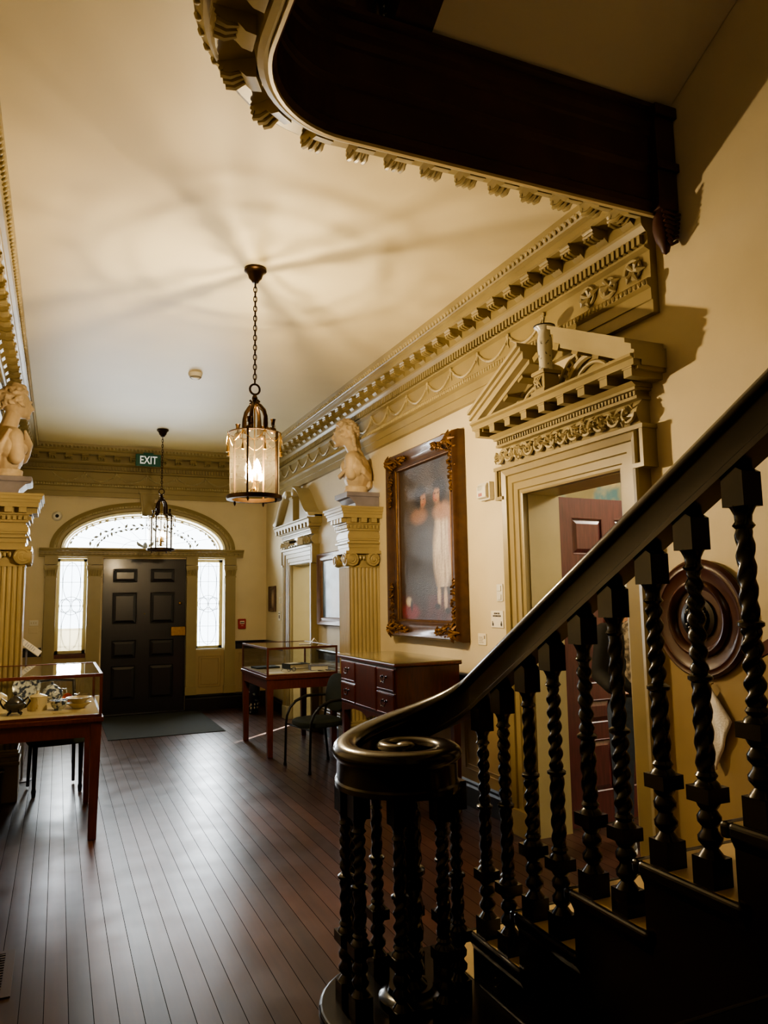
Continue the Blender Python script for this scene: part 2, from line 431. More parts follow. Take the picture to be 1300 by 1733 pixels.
# ---- entablature (cornice, dentils, frieze, architrave) round the hall
ENT = [(0, 3.935), (.29, 3.935), (.285, 3.90), (.25, 3.868), (.25, 3.858), (.225, 3.85), (.225, 3.808), (.21, 3.80), (.10, 3.80), (.10, 3.715), (.095, 3.70), (.07, 3.672),
       (.06, 3.668), (.06, 3.59), (.085, 3.588), (.085, 3.575), (.05, 3.562), (.05, 3.40), (.075, 3.395), (.085, 3.38), (.08, 3.355), (.065, 3.345), (.055, 3.34), (.055, 3.275), (.045, 3.272), (.045, 3.20), (0, 3.20)]
def entab(name, p0, p1, y0_sw, swags, scroll=False):
    p0 = Vector((*p0, 0)); p1 = Vector((*p1, 0)); d = (p1 - p0); Ln = d.length; d = d.normalized(); nrm = Vector((-d.y, d.x, 0))
    o = MB().sweep([p0, p1], ENT).build(name, M['trim'], kind='structure')
    rot = Matrix(((d.x, nrm.x, 0), (d.y, nrm.y, 0), (0, 0, 1)))
    def W(s, p, z): return p0 + d * s + nrm * p + Vector((0, 0, z))
    def bx(mb, s0, s1, q0, q1, z0, z1):
        mb.add([W(s, q, z) for z in (z0, z1) for q in (q0, q1) for s in (s0, s1)], [(0, 2, 3, 1), (4, 5, 7, 6), (0, 1, 5, 4), (2, 6, 7, 3), (0, 4, 6, 2), (1, 3, 7, 5)])
    # dentils
    mb = MB(); s = .03
    while s < Ln - .03: bx(mb, s, s + .024, .055, .09, 3.605, 3.66); s += .043
    mb.build('dentil_band', M['trim'], o)
    # egg-and-dart at the ceiling, bead moulding under the frieze
    mb = MB(); s = .03
    while s < Ln - .03:
        mb.ball(W(s, .272, 3.893), (.017, .017, .026), 6, 4); s += .052
    mb.build('egg_moulding', M['trim_lt'], o, smooth=True)
    mb = MB(); s = .02
    while s < Ln - .02:
        mb.ball(W(s, .083, 3.372), (.014, .012, .018), 6, 4); s += .036
    mb.build('bead_moulding', M['trim_lt'], o, smooth=True)
    # swags of husks on the frieze
    mb = MB(); s = y0_sw
    for k in range(swags):
        pts = [W(s + .44 * t / 10, .056, 3.545 - .115 * math.sin(PI * t / 10) ** .8) for t in range(11)]
        mb.tube(pts, [.007 + .007 * math.sin(PI * t / 10) for t in range(11)], 6)
        for t in range(1, 10, 2): mb.ball(pts[t], (.014, .014, .017), 6, 4)
        mb.ball(W(s, .058, 3.545), .02, 6, 4); mb.tube([W(s, .056, 3.54), W(s + .012, .056, 3.49), W(s - .005, .056, 3.45)], [.008, .006, .002], 5)
        s += .44
    if scroll:
        for c, sg in ((.12, 1), (.33, -1), (.52, 1)):
            pts = [W(c + sg * .0 + .075 * (1 - t / 26) * math.cos(t * .42 * sg), .06, 3.48 + .075 * (1 - t / 26) * math.sin(t * .42 * sg)) for t in range(22)]
            mb.tube(pts, [.016 - .0005 * t for t in range(22)], 6)
            for q in range(5):
                a = q * 1.1 + c * 9
                mb.tube([W(c, .06, 3.48), W(c + .05 * math.cos(a), .075, 3.48 + .04 * math.sin(a)), W(c + .09 * math.cos(a), .06, 3.48 + .07 * math.sin(a))], [.006, .018, .004], 6)
    mb.build('frieze_swags', M['trim_lt'], o, smooth=True)
    # modillions
    first = None; s = .10
    k = 0
    while s < Ln - .10:
        if first is None: first = modillion('modillion', o, W(s, 0, 0), math.atan2(d.y, d.x))
        else: copy_part(first, W(s, 0, 0), math.atan2(d.y, d.x)).parent = o
        s += .221; k += 1
    return o
def modillion(name, parent, loc, rz):
    mb = MB()
    mb.prism([(.06, 3.802), (.222, 3.802), (.222, 3.79), (.206, 3.775), (.195, 3.752), (.165, 3.745), (.13, 3.752), (.10, 3.722), (.06, 3.715)], -.045, .045, 'x')
    for sx in (-.028, 0, .028): mb.tube([(sx, .12, 3.752), (sx * 1.2, .17, 3.738), (sx * 1.3, .203, 3.745), (sx * 1.1, .207, 3.765)], [.006, .014, .014, .006], 6)
    mb.tube([(-.048, .205, 3.768), (.048, .205, 3.768)], .012, 6)
    return mb.build(name, M['trim'], parent, smooth=True, loc=loc, rot=(0, 0, rz))
entab('trim_cornice_right', (XR, 3.07), (XR, YF), 1.0, 17, True)
entab('trim_cornice_front', (XR, YF), (XL, YF), .55, 6)
entab('trim_cornice_left', (XL, YF), (XL, -4.1), .6, 24)

# ---- edge of the stair well: dark fascia toward the stairs, cornice toward the hall
edge = [(XR - .03, 2.96, 0), (1.12, 2.96, 0)] + arc(1.12, 2.51, .45, 90, 180, 14, 0)[1:] + [(.67, -4.1, 0)]
fas = [(0, 3.70), (.012, 3.70), (.03, 3.725), (.03, 3.76), (.018, 3.775), (.018, 3.93), (.028, 3.94), (.04, 3.965), (.04, 3.985), (.022, 4.0), (.022, 4.13), (.035, 4.14), (.04, 4.175), (.06, 4.20), (.06, 4.225), (.045, 4.235), (.045, 4.27), (.07, 4.285), (.07, 4.31), (0, 4.31)]
MB().sweep(edge, fas).build('trim_well_fascia', M['fascia'], kind='structure')
cor = [(0, 3.705), (-.02, 3.70), (-.045, 3.712), (-.05, 3.735), (-.06, 3.80), (-.21, 3.80), (-.225, 3.808), (-.225, 3.85), (-.25, 3.858), (-.25, 3.868), (-.285, 3.90), (-.29, 3.935), (0, 3.935)]
wc = MB().sweep(edge, cor).build('trim_well_cornice', M['trim'], kind='structure')
MB().sweep([(p[0], p[1], 0) for p in edge], [(-.003, 3.688), (.012, 3.688), (.014, 3.702), (-.003, 3.702)]).build('well_edge_bead', mat('pale_edge_strip', '#b7a57c', .3), wc)
def along(path, off):
    """points and headings along a plan path at an offset to the left"""
    out = []
    for i in range(len(path) - 1):
        a = Vector(path[i][:2]); b = Vector(path[i + 1][:2]); out.append((a, b, (b - a).length))
    return out
segs = along(edge, 0); s = .16; acc = 0; first = None; beads = MB()
tot = sum(q[2] for q in segs); marks = []
def at_s(s):
    a = s
    for p, q, l in segs:
        if a <= l: 
            d = (q - p).normalized(); return p + d * a, d
        a -= l
    d = (segs[-1][1] - segs[-1][0]).normalized(); return segs[-1][1], d
while s < 6.3:
    p, d = at_s(s)
    hd = math.atan2(-d.y, -d.x)     # modillions face the hall side (right of travel)
    if first is None: first = modillion('modillion', wc, (p.x, p.y, 0), hd)
    else: copy_part(first, (p.x, p.y, 0), hd).parent = wc
    s += .20
s = .03
while s < 6.5:
    p, d = at_s(s); n = Vector((d.y, -d.x)); c = p + n * .272
    beads.ball((c.x, c.y, 3.893), (.018, .018, .026), 6, 4); s += .05
beads.build('egg_moulding', M['trim_lt'], wc, smooth=True)
# pendant bracket where the fascia meets the wall
bk = thing('carved_bracket', 'dark carved wooden bracket with scrolled pendant where upper stair fascia meets wall', 'bracket', (2.985, 2.93, 3.7))
MB().box(-.075, .06, -.05, .018, 0, .59).box(-.09, .062, -.075, .018, .53, .595).box(-.09, .064, -.07, .06, .22, .27).build('block', M['fascia'], bk, bevel=.006)
mb = MB(); mb.lathe([(.0, -.235), (.02, -.22), (.028, -.19), (.05, -.15), (.062, -.09), (.058, -.03), (.05, 0)], 16, (-.005, 0))
for k in range(7):
    z = -.02 - .026 * k; mb.tube([(-.07 + .006 * k, -.055, z), (0, -.066 + .004 * k, z - .018), (.055 - .004 * k, -.055, z)], .009, 6)
mb.build('pendant', M['fascia'], bk, smooth=True)

# ---- upper flight: sloping soffit, string, curtail drum
sl = .568
up = thing('upper_staircase', 'dark upper flight overhead with plain plaster soffit, seen from below at top', 'staircase', (0, 0, 0))
def zs(y): return 4.30 + (2.95 - y) * sl
MB().prism([(2.95, zs(2.95)), (2.95, zs(2.95) + .1), (-2.5, zs(-2.5) + .1), (-2.5, zs(-2.5))], 1.56, XR - .004, 'x').build('soffit', M['soffit'], up)
MB().prism([(2.99, zs(2.95) - .02), (2.99, zs(2.95) + .34), (-2.5, zs(-2.5) + .38), (-2.5, zs(-2.5) - .03)], 1.36, 1.60, 'x').build('string_board', M['fascia'], up)
MB().lathe([(.20, 4.312), (.215, 4.312), (.215, 4.345), (.19, 4.355), (.185, 4.50), (.215, 4.51), (.215, 4.54), (0, 4.54)], 28, (1.20, 3.14)).build('curtail_step', M['fascia'], up, smooth=True)

# ================================================================== STAIRS
def twist(mb, cx, cy, z0, z1, r, amp, k, pitch, hand=1, seg=16, dz=.006):
    n = max(4, int((z1 - z0) / dz)); vs = []; fs = []
    for j in range(n + 1):
        z = z0 + (z1 - z0) * j / n
        e = min(1, (z - z0) / .02, (z1 - z) / .02); e = max(0, e)
        for i in range(seg):
            a = 2 * PI * i / seg
            q = r * (1 - .12 * (1 - e) + amp * e * math.cos(k * a - hand * 2 * PI * k * z / pitch))
            vs.append((cx + q * math.cos(a), cy + q * math.sin(a), z))
    for j in range(n):
        for i in range(seg):
            fs.append((j * seg + i, j * seg + (i + 1) % seg, (j + 1) * seg + (i + 1) % seg, (j + 1) * seg + i))
    fs += [tuple(reversed(range(seg))), tuple(n * seg + i for i in range(seg))]
    mb.add(vs, fs)
def baluster(name, parent, x, y, z0, z1, kind, slope=0., sc_=1.):
    """turned twist baluster from tread z0 to rail underside z1"""
    mb = MB(); H = z1 - z0; q = .033
    mb.box(x - q, x + q, y - q, y + q, z0, z0 + .07)
    mb.lathe([(.033, .07), (.024, .082), (.018, .09), (.03, .105), (.031, .118), (.02, .132), (.019, .14), (.029, .152), (.03, .166), (.02, .182), (.026, .19), (.03, .2), (.03, .205)], 16, (x, y), Matrix.Translation((0, 0, z0)))
    q2 = .036; mb.box(x - q2, x + q2, y - q2, y + q2, z0 + .203, z0 + .24)
    mb.lathe([(.034, .24), (.03, .248), (.022, .256), (.028, .266), (.022, .275)], 16, (x, y), Matrix.Translation((0, 0, z0)))
    zm = z0 + .27 + (H - .27 - .14) * .46; zt = z1 - .14
    A = dict(r=.0215, amp=.24, k=2, pitch=.086); B = dict(r=.0225, amp=.13, k=3, pitch=.155)
    lo, hi = ((A, B), (B, A), (B, dict(A, hand=-1)))[kind]
    twist(mb, x, y, z0 + .27, zm, **lo); twist(mb, x, y, zm, zt, **{**hi, 'r': hi['r'] * .92})
    mb.lathe([(.02, zm - .012), (.031, zm - .004), (.031, zm + .004), (.02, zm + .012)], 16, (x, y))
    mb.lathe([(.02, zt - .004), (.027, zt + .004), (.02, zt + .014), (.021, zt + .03), (.028, zt + .045), (.033, zt + .052)], 16, (x, y))
    q3 = .032
    mb.add([(x + sx * q3, y + sy * q3, zt + .05) for sx, sy in ((-1, -1), (1, -1), (1, 1), (-1, 1))] +
           [(x + sx * q3, y + sy * q3, z1 + .012 - sy * q3 * slope) for sx, sy in ((-1, -1), (1, -1), (1, 1), (-1, 1))],
           [(3, 2, 1, 0), (4, 5, 6, 7), (0, 1, 5, 4), (1, 2, 6, 5), (2, 3, 7, 6), (3, 0, 4, 7)])
    return mb.build(name, M['stair'], parent, smooth=True)

st = thing('staircase', 'dark staircase with twisted balusters and scrolled handrail rising along right wall', 'staircase', (0, 0, 0))
RISE, RUN, XS, XB = .18, .317, 1.475, 1.525
def ynose(k): return 2.64 - RUN * (k - 2)
def tz(k): return RISE * k
NST = 13
# curtail step
cur = [(XR - .01, 2.96), (1.24, 2.955)] + arc(1.24, 2.63, .325, 90, 270, 20)[1:] + [(1.50, 2.305), (1.50, 2.42), (XR - .01, 2.42)]
MB().prism(cur, .0, .135).build('curtail_riser', M['stair'], st)
cur2 = [(XR - .01, 2.985), (1.24, 2.98)] + arc(1.24, 2.63, .35, 90, 270, 20)[1:] + [(1.50, 2.28), (1.50, 2.6), (XR - .01, 2.6)]
MB().prism(cur2, .135, .18).build('curtail_tread', M['stair'], st, bevel=.012, seg=3)
MB().box(1.50, XR - .01, 2.60, 2.955, .1805, .1825).build('curtail_tread_top', M['tread'], st)
MB().lathe([(.105, .1805), (.118, .188), (.118, .20), (.10, .212), (.085, .215), (.08, .235), (.0, .235)], 28, (1.22, 2.62)).build('newel_plinth', M['stair'], st, smooth=True)
for k in range(2, NST):
    y = ynose(k)
    MB().box(XS + .02, XR - .005, y - RUN - .02, y, tz(k) - .032, tz(k)).build('tread', M['tread'], st)
    # moulded nosing: front and return edge
    mb = MB(); mb.box(XS, XS + .022, y - RUN - .025, y + .002, tz(k) - .038, tz(k) + .001); mb.box(XS, XR - .005, y - .002, y + .028, tz(k) - .038, tz(k) + .001)
    mb.build('nosing', M['stair'], st, bevel=.012, seg=3)
    MB().box(XS + .03, XR - .005, y - .025, y, tz(k - 1) + .003, tz(k) - .034).build('riser', M['stair'], st)
    mb = MB(); mb.prism([(XS + .008, tz(k) - .036), (XS + .03, tz(k) - .036), (XS + .03, tz(k) - .075), (XS + .02, tz(k) - .06)], y - RUN - .02, y, 'y').build('cove_moulding', M['stair'], st)
poly = [(2.36, 0.001)]
pts = []
for k in range(2, NST):
    pts += [(ynose(k), tz(k - 1) + (0 if k > 2 else -.0)), (ynose(k), tz(k) - .034)]
yend = ynose(NST - 1) - RUN
poly = [(ynose(2), .001)] + [p for p in pts if p[1] > .01] + [(yend, tz(NST - 1) - .034), (yend, .001)]
MB().prism(poly, XS + .02, XS + .06, 'x').build('string_panel', M['stair'], st)
# scroll handrail
prof = [(-.028, 0), (0, .004), (.028, 0), (.044, -.012), (.05, -.028), (.046, -.042), (.036, -.05), (.033, -.058), (.033, -.125), (.040, -.132), (.040, -.15), (-.040, -.15), (-.040, -.132), (-.033, -.125), (-.033, -.058), (-.036, -.05), (-.046, -.042), (-.05, -.028), (-.044, -.012)]
def nose_z(y): return .36 + (2.64 - y) * sl
VC = (1.22, 2.62); VZ = 1.085
path = [(XB, y, nose_z(y) + .955) for y in (-.9, -.3, .3, .9, 1.5, 2.0, 2.3, 2.5)]
z0 = nose_z(2.62) + .955; s = 0; last = None; drop = z0 - VZ
TH = 610
for i in range(0, 86):
    th = TH * i / 85; r = .305 - .262 * (th / TH) ** .92
    p = (VC[0] + r * math.cos(R(th)), VC[1] + r * math.sin(R(th)))
    if last: s += math.dist(last, p)
    last = p; se = 2 * drop / sl
    z = z0 - sl * s + sl * sl / (4 * drop) * s * s if s < se else VZ
    path.append((*p, z))
# keep the section from overlapping itself inside the scroll
def rail_sweep(path, prof, taper_from):
    mb = MB(); N = len(path); K = len(prof); vs = []; fs = []
    for i in range(N):
        a = Vector(path[max(i - 1, 0)][:2]); b = Vector(path[min(i + 1, N - 1)][:2]); d = (b - a).normalized(); n = Vector((-d.y, d.x))
        t = 1 if i < taper_from else 1 - .45 * (i - taper_from) / (N - 1 - taper_from)
        for o, z in prof: vs.append((path[i][0] + n.x * o * t, path[i][1] + n.y * o * t, path[i][2] + z))
    for i in range(N - 1):
        for k in range(K): fs.append((i * K + k, (i + 1) * K + k, (i + 1) * K + (k + 1) % K, i * K + (k + 1) % K))
    fs += [tuple(range(K)), tuple(reversed([(N - 1) * K + k for k in range(K)]))]
    return mb.add(vs, fs)
rl = rail_sweep(path, prof, 55)
rl.lathe([(0, VZ - .15), (.05, VZ - .15), (.05, VZ - .02), (.04, VZ - .004), (.02, VZ + .004), (0, VZ + .006)], 24, VC)
rl.build('handrail', M['rail'], st, smooth=True)
MB().lathe([(0, VZ - .162), (.20, VZ - .162), (.205, VZ - .152), (.2, VZ - .142), (0, VZ - .142)], 32, VC).build('scroll_soffit', M['stair'], st, smooth=True)
# balusters
for k in range(2, NST - 1):
    for j, dy in enumerate((.065, .2155)):
        y = ynose(k) - dy
        baluster('baluster', st, XB, y, tz(k), nose_z(y) + .955 - .15, (k * 2 + j) % 3, -sl)
for a, r, kd in ((27, .215, 1), (62, .235, 0), (97, .236, 0), (130, .235, 1), (155, .232, 2), (186, .205, 1), (236, .198, 0), (285, .185, 1), (338, .178, 2)):
    baluster('baluster', st, VC[0] + r * math.cos(R(a)), VC[1] + r * math.sin(R(a)), .18, VZ - .15, kd)
mb = MB(); x, y = VC
mb.lathe([(.055, .23), (.06, .24), (.04, .26), (.052, .285), (.052, .30), (.04, .32), (.05, .335)], 24, VC)
twist(mb, x, y, .33, .62, .046, .13, 3, .26); mb.lathe([(.046, .61), (.06, .62), (.06, .635), (.046, .645)], 24, VC)
twist(mb, x, y, .64, .88, .047, .07, 5, .36, -1); mb.lathe([(.045, .875), (.055, .885), (.05, .90), (.06, .94)], 24, VC)
mb.build('newel_post', M['stair'], st, smooth=True)
# upper balustrade seen overhead
for i in range(7):
    s_ = .0 + .16 * i; p, d = at_s(1.66 + s_)
    n = Vector((d.y, -d.x)) * .07
    baluster('baluster', up, p.x + n.x, p.y + n.y, 4.312, 5.1, i % 3)
for a in (200, 240, 280, 320, 0): baluster('baluster', up, 1.20 + .13 * math.cos(R(a)), 3.14 + .13 * math.sin(R(a)), 4.541, 5.2, 1)
for k in range(5):
    y = 2.75 - .16 * k
    baluster('baluster', up, 1.525, y, zs(y) + .33, zs(y) + 1.1, k % 3)
# runner
mb = MB(); xs0, xs1 = 1.95, 2.75; rp = []
for k in range(2, NST):
    y = ynose(k)
    mb.box(xs0, xs1, y - RUN + .005, y + .03, tz(k) + .0015, tz(k) + .011)
    mb.box(xs0, xs1, y + .001, y + .009, tz(k - 1) + .011, tz(k) - .04)
rn = mb.build('stair_runner', M['runner']); tag(rn, 'dark red carpet runner laid up the middle of the stairs', 'carpet')

# ---- right stair wall: wainscot, dado rail, rosette
w = MB(); 
w.prism([(3.28, 0), (3.28, 1.42), (2.9, 1.45), (2.55, 1.33), (-1, 1.33 + sl * 3.55), (-1, 0)], XR - .012, XR, 'x')
w.build('trim_stair_wainscot', M['dado'], **S)
rp = [(0, -.035), (.02, -.035), (.03, -.02), (.026, .0), (.035, .02), (.03, .035), (0, .035)]
mb = MB(); mb.sweep([(XR - .012, 3.17, 1.445), (XR - .012, 3.29, 1.445)], rp)
mb.sweep([(XR - .012, -1, 1.31 + sl * 3.635), (XR - .012, 2.635, 1.31)], [(-a, b) for a, b in rp])
mb.build('trim_stair_dado_rail', M['doorm'], **S)
mb = MB()
for q in (.31, .35): mb.tube([(XR - .014, 2.62, 1.28 - q), (XR - .014, -1, 1.28 - q + sl * 3.62)], .009, 6)
mb.tube([(XR - .014, 2.62, .97), (XR - .014, 2.62, .47)], .009, 6)
mb.build('trim_stair_panel', M['trim_lt'], **S)
ro = thing('wooden_rosette', 'round moulded dark wooden rosette on stair wall with carved black centre boss', 'rosette', (XR - .012, 2.90, 1.50), R(-90))
RX = Matrix.Rotation(R(90), 4, 'X')
MB().lathe([(.30, 0), (.305, .02), (.29, .035), (.275, .03), (.262, .035), (.25, .028), (.20, .024), (.195, .04), (.18, .05), (.168, .045), (.155, .03), (.15, .018), (0, .018)], 48, mtx=RX).build('disc', M['rosew'], ro, smooth=True)
mb = MB(); mb.lathe([(.105, .018), (.108, .03), (.085, .035), (.085, .028), (0, .028)], 32, mtx=RX).build('inner_ring', M['stair'], ro, smooth=True)
mb = MB(); rr = random.Random(3)
for i in range(70):
    a = rr.random() * 2 * PI; q = .07 * math.sqrt(rr.random()); mb.ball((q * math.cos(a), -.036 - .006 * rr.random(), q * math.sin(a) * 1.0), rr.uniform(.008, .014), 6, 4)
mb.build('carved_boss', M['iron'], ro, smooth=True)
cl = thing('hanging_cloth', 'white cloth square hung cornerwise below the wooden rosette', 'cloth', (XR - .02, 2.845, .76), R(-90))
mb = MB(); n = 10
cs = [(0, .40), (.105, .245), (0, 0), (-.10, .205)]
vs = []; fs = []
for j in range(n + 1):
    for i in range(n + 1):
        u, v = i / n, j / n
        x = (cs[0][0] * (1 - u) + cs[1][0] * u) * (1 - v) + (cs[3][0] * (1 - u) + cs[2][0] * u) * v
        z = (cs[0][1] * (1 - u) + cs[1][1] * u) * (1 - v) + (cs[3][1] * (1 - u) + cs[2][1] * u) * v
        vs.append((x, -.012 - .006 * math.sin(x * 60 + z * 20), z))
for j in range(n):
    for i in range(n): a = j * (n + 1) + i; fs.append((a, a + 1, a + n + 2, a + n + 1))
o = mb.add(vs, fs).build('sheet', M['cloth'], cl, smooth=True); md = o.modifiers.new('solid', 'SOLIDIFY'); md.thickness = .008
MB().tube([(0, -.002, .42), (0, -.02, .415), (0, -.022, .40), (0, -.014, .392)], .003, 6).build('hook', M['brass'], cl)
# dark cabinet whose polished top shows in the lower right corner
cb = thing('low_cabinet', 'black polished cabinet in the lower right corner against the stair side', 'cabinet', (1.22, .78, 0))
MB().box(-.23, .23, -.25, .25, .06, .86).build('carcass', M['stair'], cb, bevel=.006)
MB().box(-.25, .245, -.275, .262, .86, .90).build('top', M['matblack'], cb)
MB().tube([(-.25, .268, .896), (.245, .268, .896)], .006, 8).build('edge_bead', M['stair'], cb, smooth=True)
for sx in (-.19, .19):
    for sy in (-.2, .2): MB().frustum((sx, sy), (sx, sy), (.025, .025), (.035, .035), 0, .06).build('foot', M['stair'], cb)

# ================================================================== BASEBOARDS, DADO, WAINSCOT
def board(name, p0, p1, h=.20, t=.025, m='black'):
    pr = [(0, 0), (t, 0), (t, h * .72), (t * .6, h * .8), (t * .75, h * .9), (t * .3, h), (0, h)]
    return MB().sweep([(*p0, .001), (*p1, .001)], pr).build(name, M[m], kind='structure')
board('baseboard_right', (XR, 4.66), (XR, 7.08)); board('baseboard_right', (XR, 7.64), (XR, 9.10)); board('baseboard_right', (XR, 10.5), (XR, YF))
board('baseboard_right', (XR, 3.0), (XR, 3.24))
board('baseboard_front', (XR, YF), (1.80, YF), .24, .03); board('baseboard_front', (.595, YF), (XL, YF), .24, .03)
board('baseboard_left', (XL, YF), (XL, 7.7)); board('baseboard_left', (XL, 7.05), (XL, -4.2))
def dado(name, p0, p1):
    pr = [(0, .90), (.02, .90), (.02, .985), (.045, .995), (.05, 1.01), (.04, 1.025), (0, 1.025)]
    MB().sweep([(*p0, 0), (*p1, 0)], pr).build(name, M['black'], kind='structure')
dado('trim_dado_right', (XR, 4.70), (XR, 7.08)); dado('trim_dado_right', (XR, 7.64), (XR, 9.08)); dado('trim_dado_right', (XR, 10.52), (XR, YF))
dado('trim_dado_front', (XR, YF), (2.56, YF)); dado('trim_dado_front', (-.2, YF), (XL, YF)); dado('trim_dado_left', (XL, YF), (XL, 7.7)); dado('trim_dado_left', (XL, 7.05), (XL, -4.2))
def wains(name, boxes, panels, axis):
    mb = MB()
    for b in boxes: mb.box(*b)
    for (a0, a1, z0, z1) in panels:
        for k, q in enumerate((0, .035)):
            if axis == 'r': pts = [(XR - .012, a0 + q, z0 + q), (XR - .012, a1 - q, z0 + q), (XR - .012, a1 - q, z1 - q), (XR - .012, a0 + q, z1 - q)]
            elif axis == 'l': pts = [(XL + .012, a0 + q, z0 + q), (XL + .012, a1 - q, z0 + q), (XL + .012, a1 - q, z1 - q), (XL + .012, a0 + q, z1 - q)]
            else: pts = [(a0 + q, YF - .012, z0 + q), (a1 - q, YF - .012, z0 + q), (a1 - q, YF - .012, z1 - q), (a0 + q, YF - .012, z1 - q)]
            mb.tube(pts, .008, 5, closed=True)
    mb.build(name, M['dado'], kind='structure')
wains('trim_wainscot_right', [(XR - .01, XR, 4.66, 7.08, .01, .9), (XR - .01, XR, 7.64, 9.1, .01, .9), (XR - .01, XR, 10.5, YF, .01, .9)], [(4.75, 5.4, .28, .84), (5.5, 6.2, .28, .84), (6.3, 7.0, .28, .84), (7.75, 9.0, .28, .84)], 'r')
wains('trim_wainscot_front', [(2.55, XR, YF - .01, YF, .01, .9), (XL, -.18, YF - .01, YF, .01, .9)], [(2.62, 2.97, .3, .84)], 'f')
wains('trim_wainscot_left', [(XL, XL + .01, 7.7, YF, .01, .9), (XL, XL + .01, -4.2, 7.05, .01, .9)], [(7.8, 9.3, .28, .84), (9.5, 11.5, .28, .84), (5.4, 6.9, .28, .84)], 'l')

# ================================================================== FRONT DOOR GROUP
d1 = thing('door_1', 'black ten-panel front door with brass rim lock', 'door', (1.1975, YF + .04, 0)); d1['kind'] = 'structure'
mb = MB(); mb.box(-.598, .598, .012, .06, .02, 2.288)
cols = [(-.598, -.455), (-.118, .082), (.43, .598)]; pcols = [(-.455, -.118), (.082, .43)]
rows = [(2.138, 2.288), (1.785, 1.945), (1.08, 1.33), (.71, .83), (.02, .22)]; prow = [(1.945, 2.138), (1.33, 1.785), (.83, 1.08), (.22, .71)]
for a, b in cols: mb.box(a, b, 0, .02, .02, 2.288)
for z0, z1 in rows:
    for a, b in pcols: mb.box(a, b, 0, .02, z0, z1)
mb.build('leaf', M['door'], d1)
def raised(parent, a, b, z0, z1, y, m, name='panel', dep=.012, mar=.035):
    mb = MB(); e = .012
    A = [(a + e, y, z0 + e), (b - e, y, z0 + e), (b - e, y, z1 - e), (a + e, y, z1 - e)]
    B = [(a + mar + e, y - dep, z0 + mar + e), (b - mar - e, y - dep, z0 + mar + e), (b - mar - e, y - dep, z1 - mar - e), (a + mar + e, y - dep, z1 - mar - e)]
    mb.add(A + B, [(4, 5, 6, 7), (0, 1, 5, 4), (1, 2, 6, 5), (2, 3, 7, 6), (3, 0, 4, 7), (3, 2, 1, 0)])
    for (p, q) in (((a, z0), (b, z0)), ((b, z0), (b, z1)), ((b, z1), (a, z1)), ((a, z1), (a, z0))):
        mb.tube([(p[0], y - .006, p[1]), (q[0], y - .006, q[1])], .009, 6)
    return mb.build(name, M[m], parent)
for a, b in pcols:
    for z0, z1 in prow: raised(d1, a, b, z0, z1, .012, 'door')
MB().box(.385, .60, -.045, 0, 1.13, 1.265).box(.60, .625, -.05, .0, 1.12, 1.275).build('rim_lock', M['brass'], d1, bevel=.006)
MB().lathe([(0, -.1), (.02, -.098), (.03, -.085), (.03, -.075), (.012, -.065), (.012, -.045)], 16, mtx=Matrix.Translation((.43, 0, 1.20)) @ Matrix.Rotation(R(-90), 4, 'X') @ Matrix.Scale(-1, 4, (0, 0, 1)) ).build('lock_knob', M['brass'], d1, smooth=True)
MB().ball((.515, -.012, 1.62), (.024, .02, .024)).build('bolt_knob', M['brass'], d1, smooth=True)
MB().ball((.0, -.006, 1.47), (.01, .01, .01), 8, 6).build('peep_hole', M['brass'], d1, smooth=True)
mb = MB()
for z in (.35, 1.18, 2.0): mb.box(-.612, -.585, -.012, .012, z - .07, z + .07)
mb.build('hinge_plates', M['iron'], d1)
MB().box(.595, 1.80, YF - .03, YF + .1, .001, .02).build('trim_door_sill', M['black'], **S)
MB().box(.595, 1.80, YF + .11, YF + .3, .0, 2.29).build('trim_door_backing', M['void'], **S)
# pilasters
def small_pilaster(x0, x1):
    mb = MB(); y = YF; m = (x0 + x1) / 2; h = (x1 - x0) / 2
    mb.box(x0, x1, y - .05, y, .24, 2.02); mb.box(x0 - .012, x1 + .012, y - .062, y, 2.20, 2.335); mb.box(x0 - .008, x1 + .008, y - .058, y, 2.005, 2.03)
    for i in range(5): q = x0 + .02 + (x1 - x0 - .04) * i / 4; mb.tube([(q, y - .05, 2.03), (q, y - .062, 2.08), (q + .005, y - .075, 2.12)], [.012, .014, .008], 6)
    mb.frustum((m, y - .03), (m, y - .035), (h, .03), (h + .012, .037), 2.03, 2.15)
    mb.box(x0 - .018, x1 + .018, y - .075, y, 2.15, 2.185)
    for sx in (x0 + .005, x1 - .005): mb.lathe([(.024, -.01), (.024, .01), (0, .012)], 12, mtx=Matrix.Translation((sx, y - .068, 2.135)) @ Matrix.Rotation(R(90), 4, 'X'))
    mb.box(x0 - .01, x1 + .01, y - .06, y, .24, .36)
    return mb.build('trim_door_pilaster', M['trim'], kind='structure')
for a, b in ((-.18, -.03), (.385, .57), (1.80, 1.95), (2.38, 2.545)): small_pilaster(a, b)
# lintel
lp = [(0, 2.315), (.06, 2.315), (.065, 2.345), (.075, 2.35), (.075, 2.372), (.10, 2.378), (.10, 2.392), (.12, 2.40), (.135, 2.425), (.135, 2.435), (0, 2.435)]
o = MB().sweep([(2.66, YF - .001, 0), (-.27, YF - .001, 0)], lp).build('trim_door_lintel', M['trim'], **S)
mb = MB(); x = -.24
while x < 2.62: mb.box(x, x + .03, YF - .1, YF - .07, 2.346, 2.374); x += .06
mb.build('dentil_band', M['trim'], o)
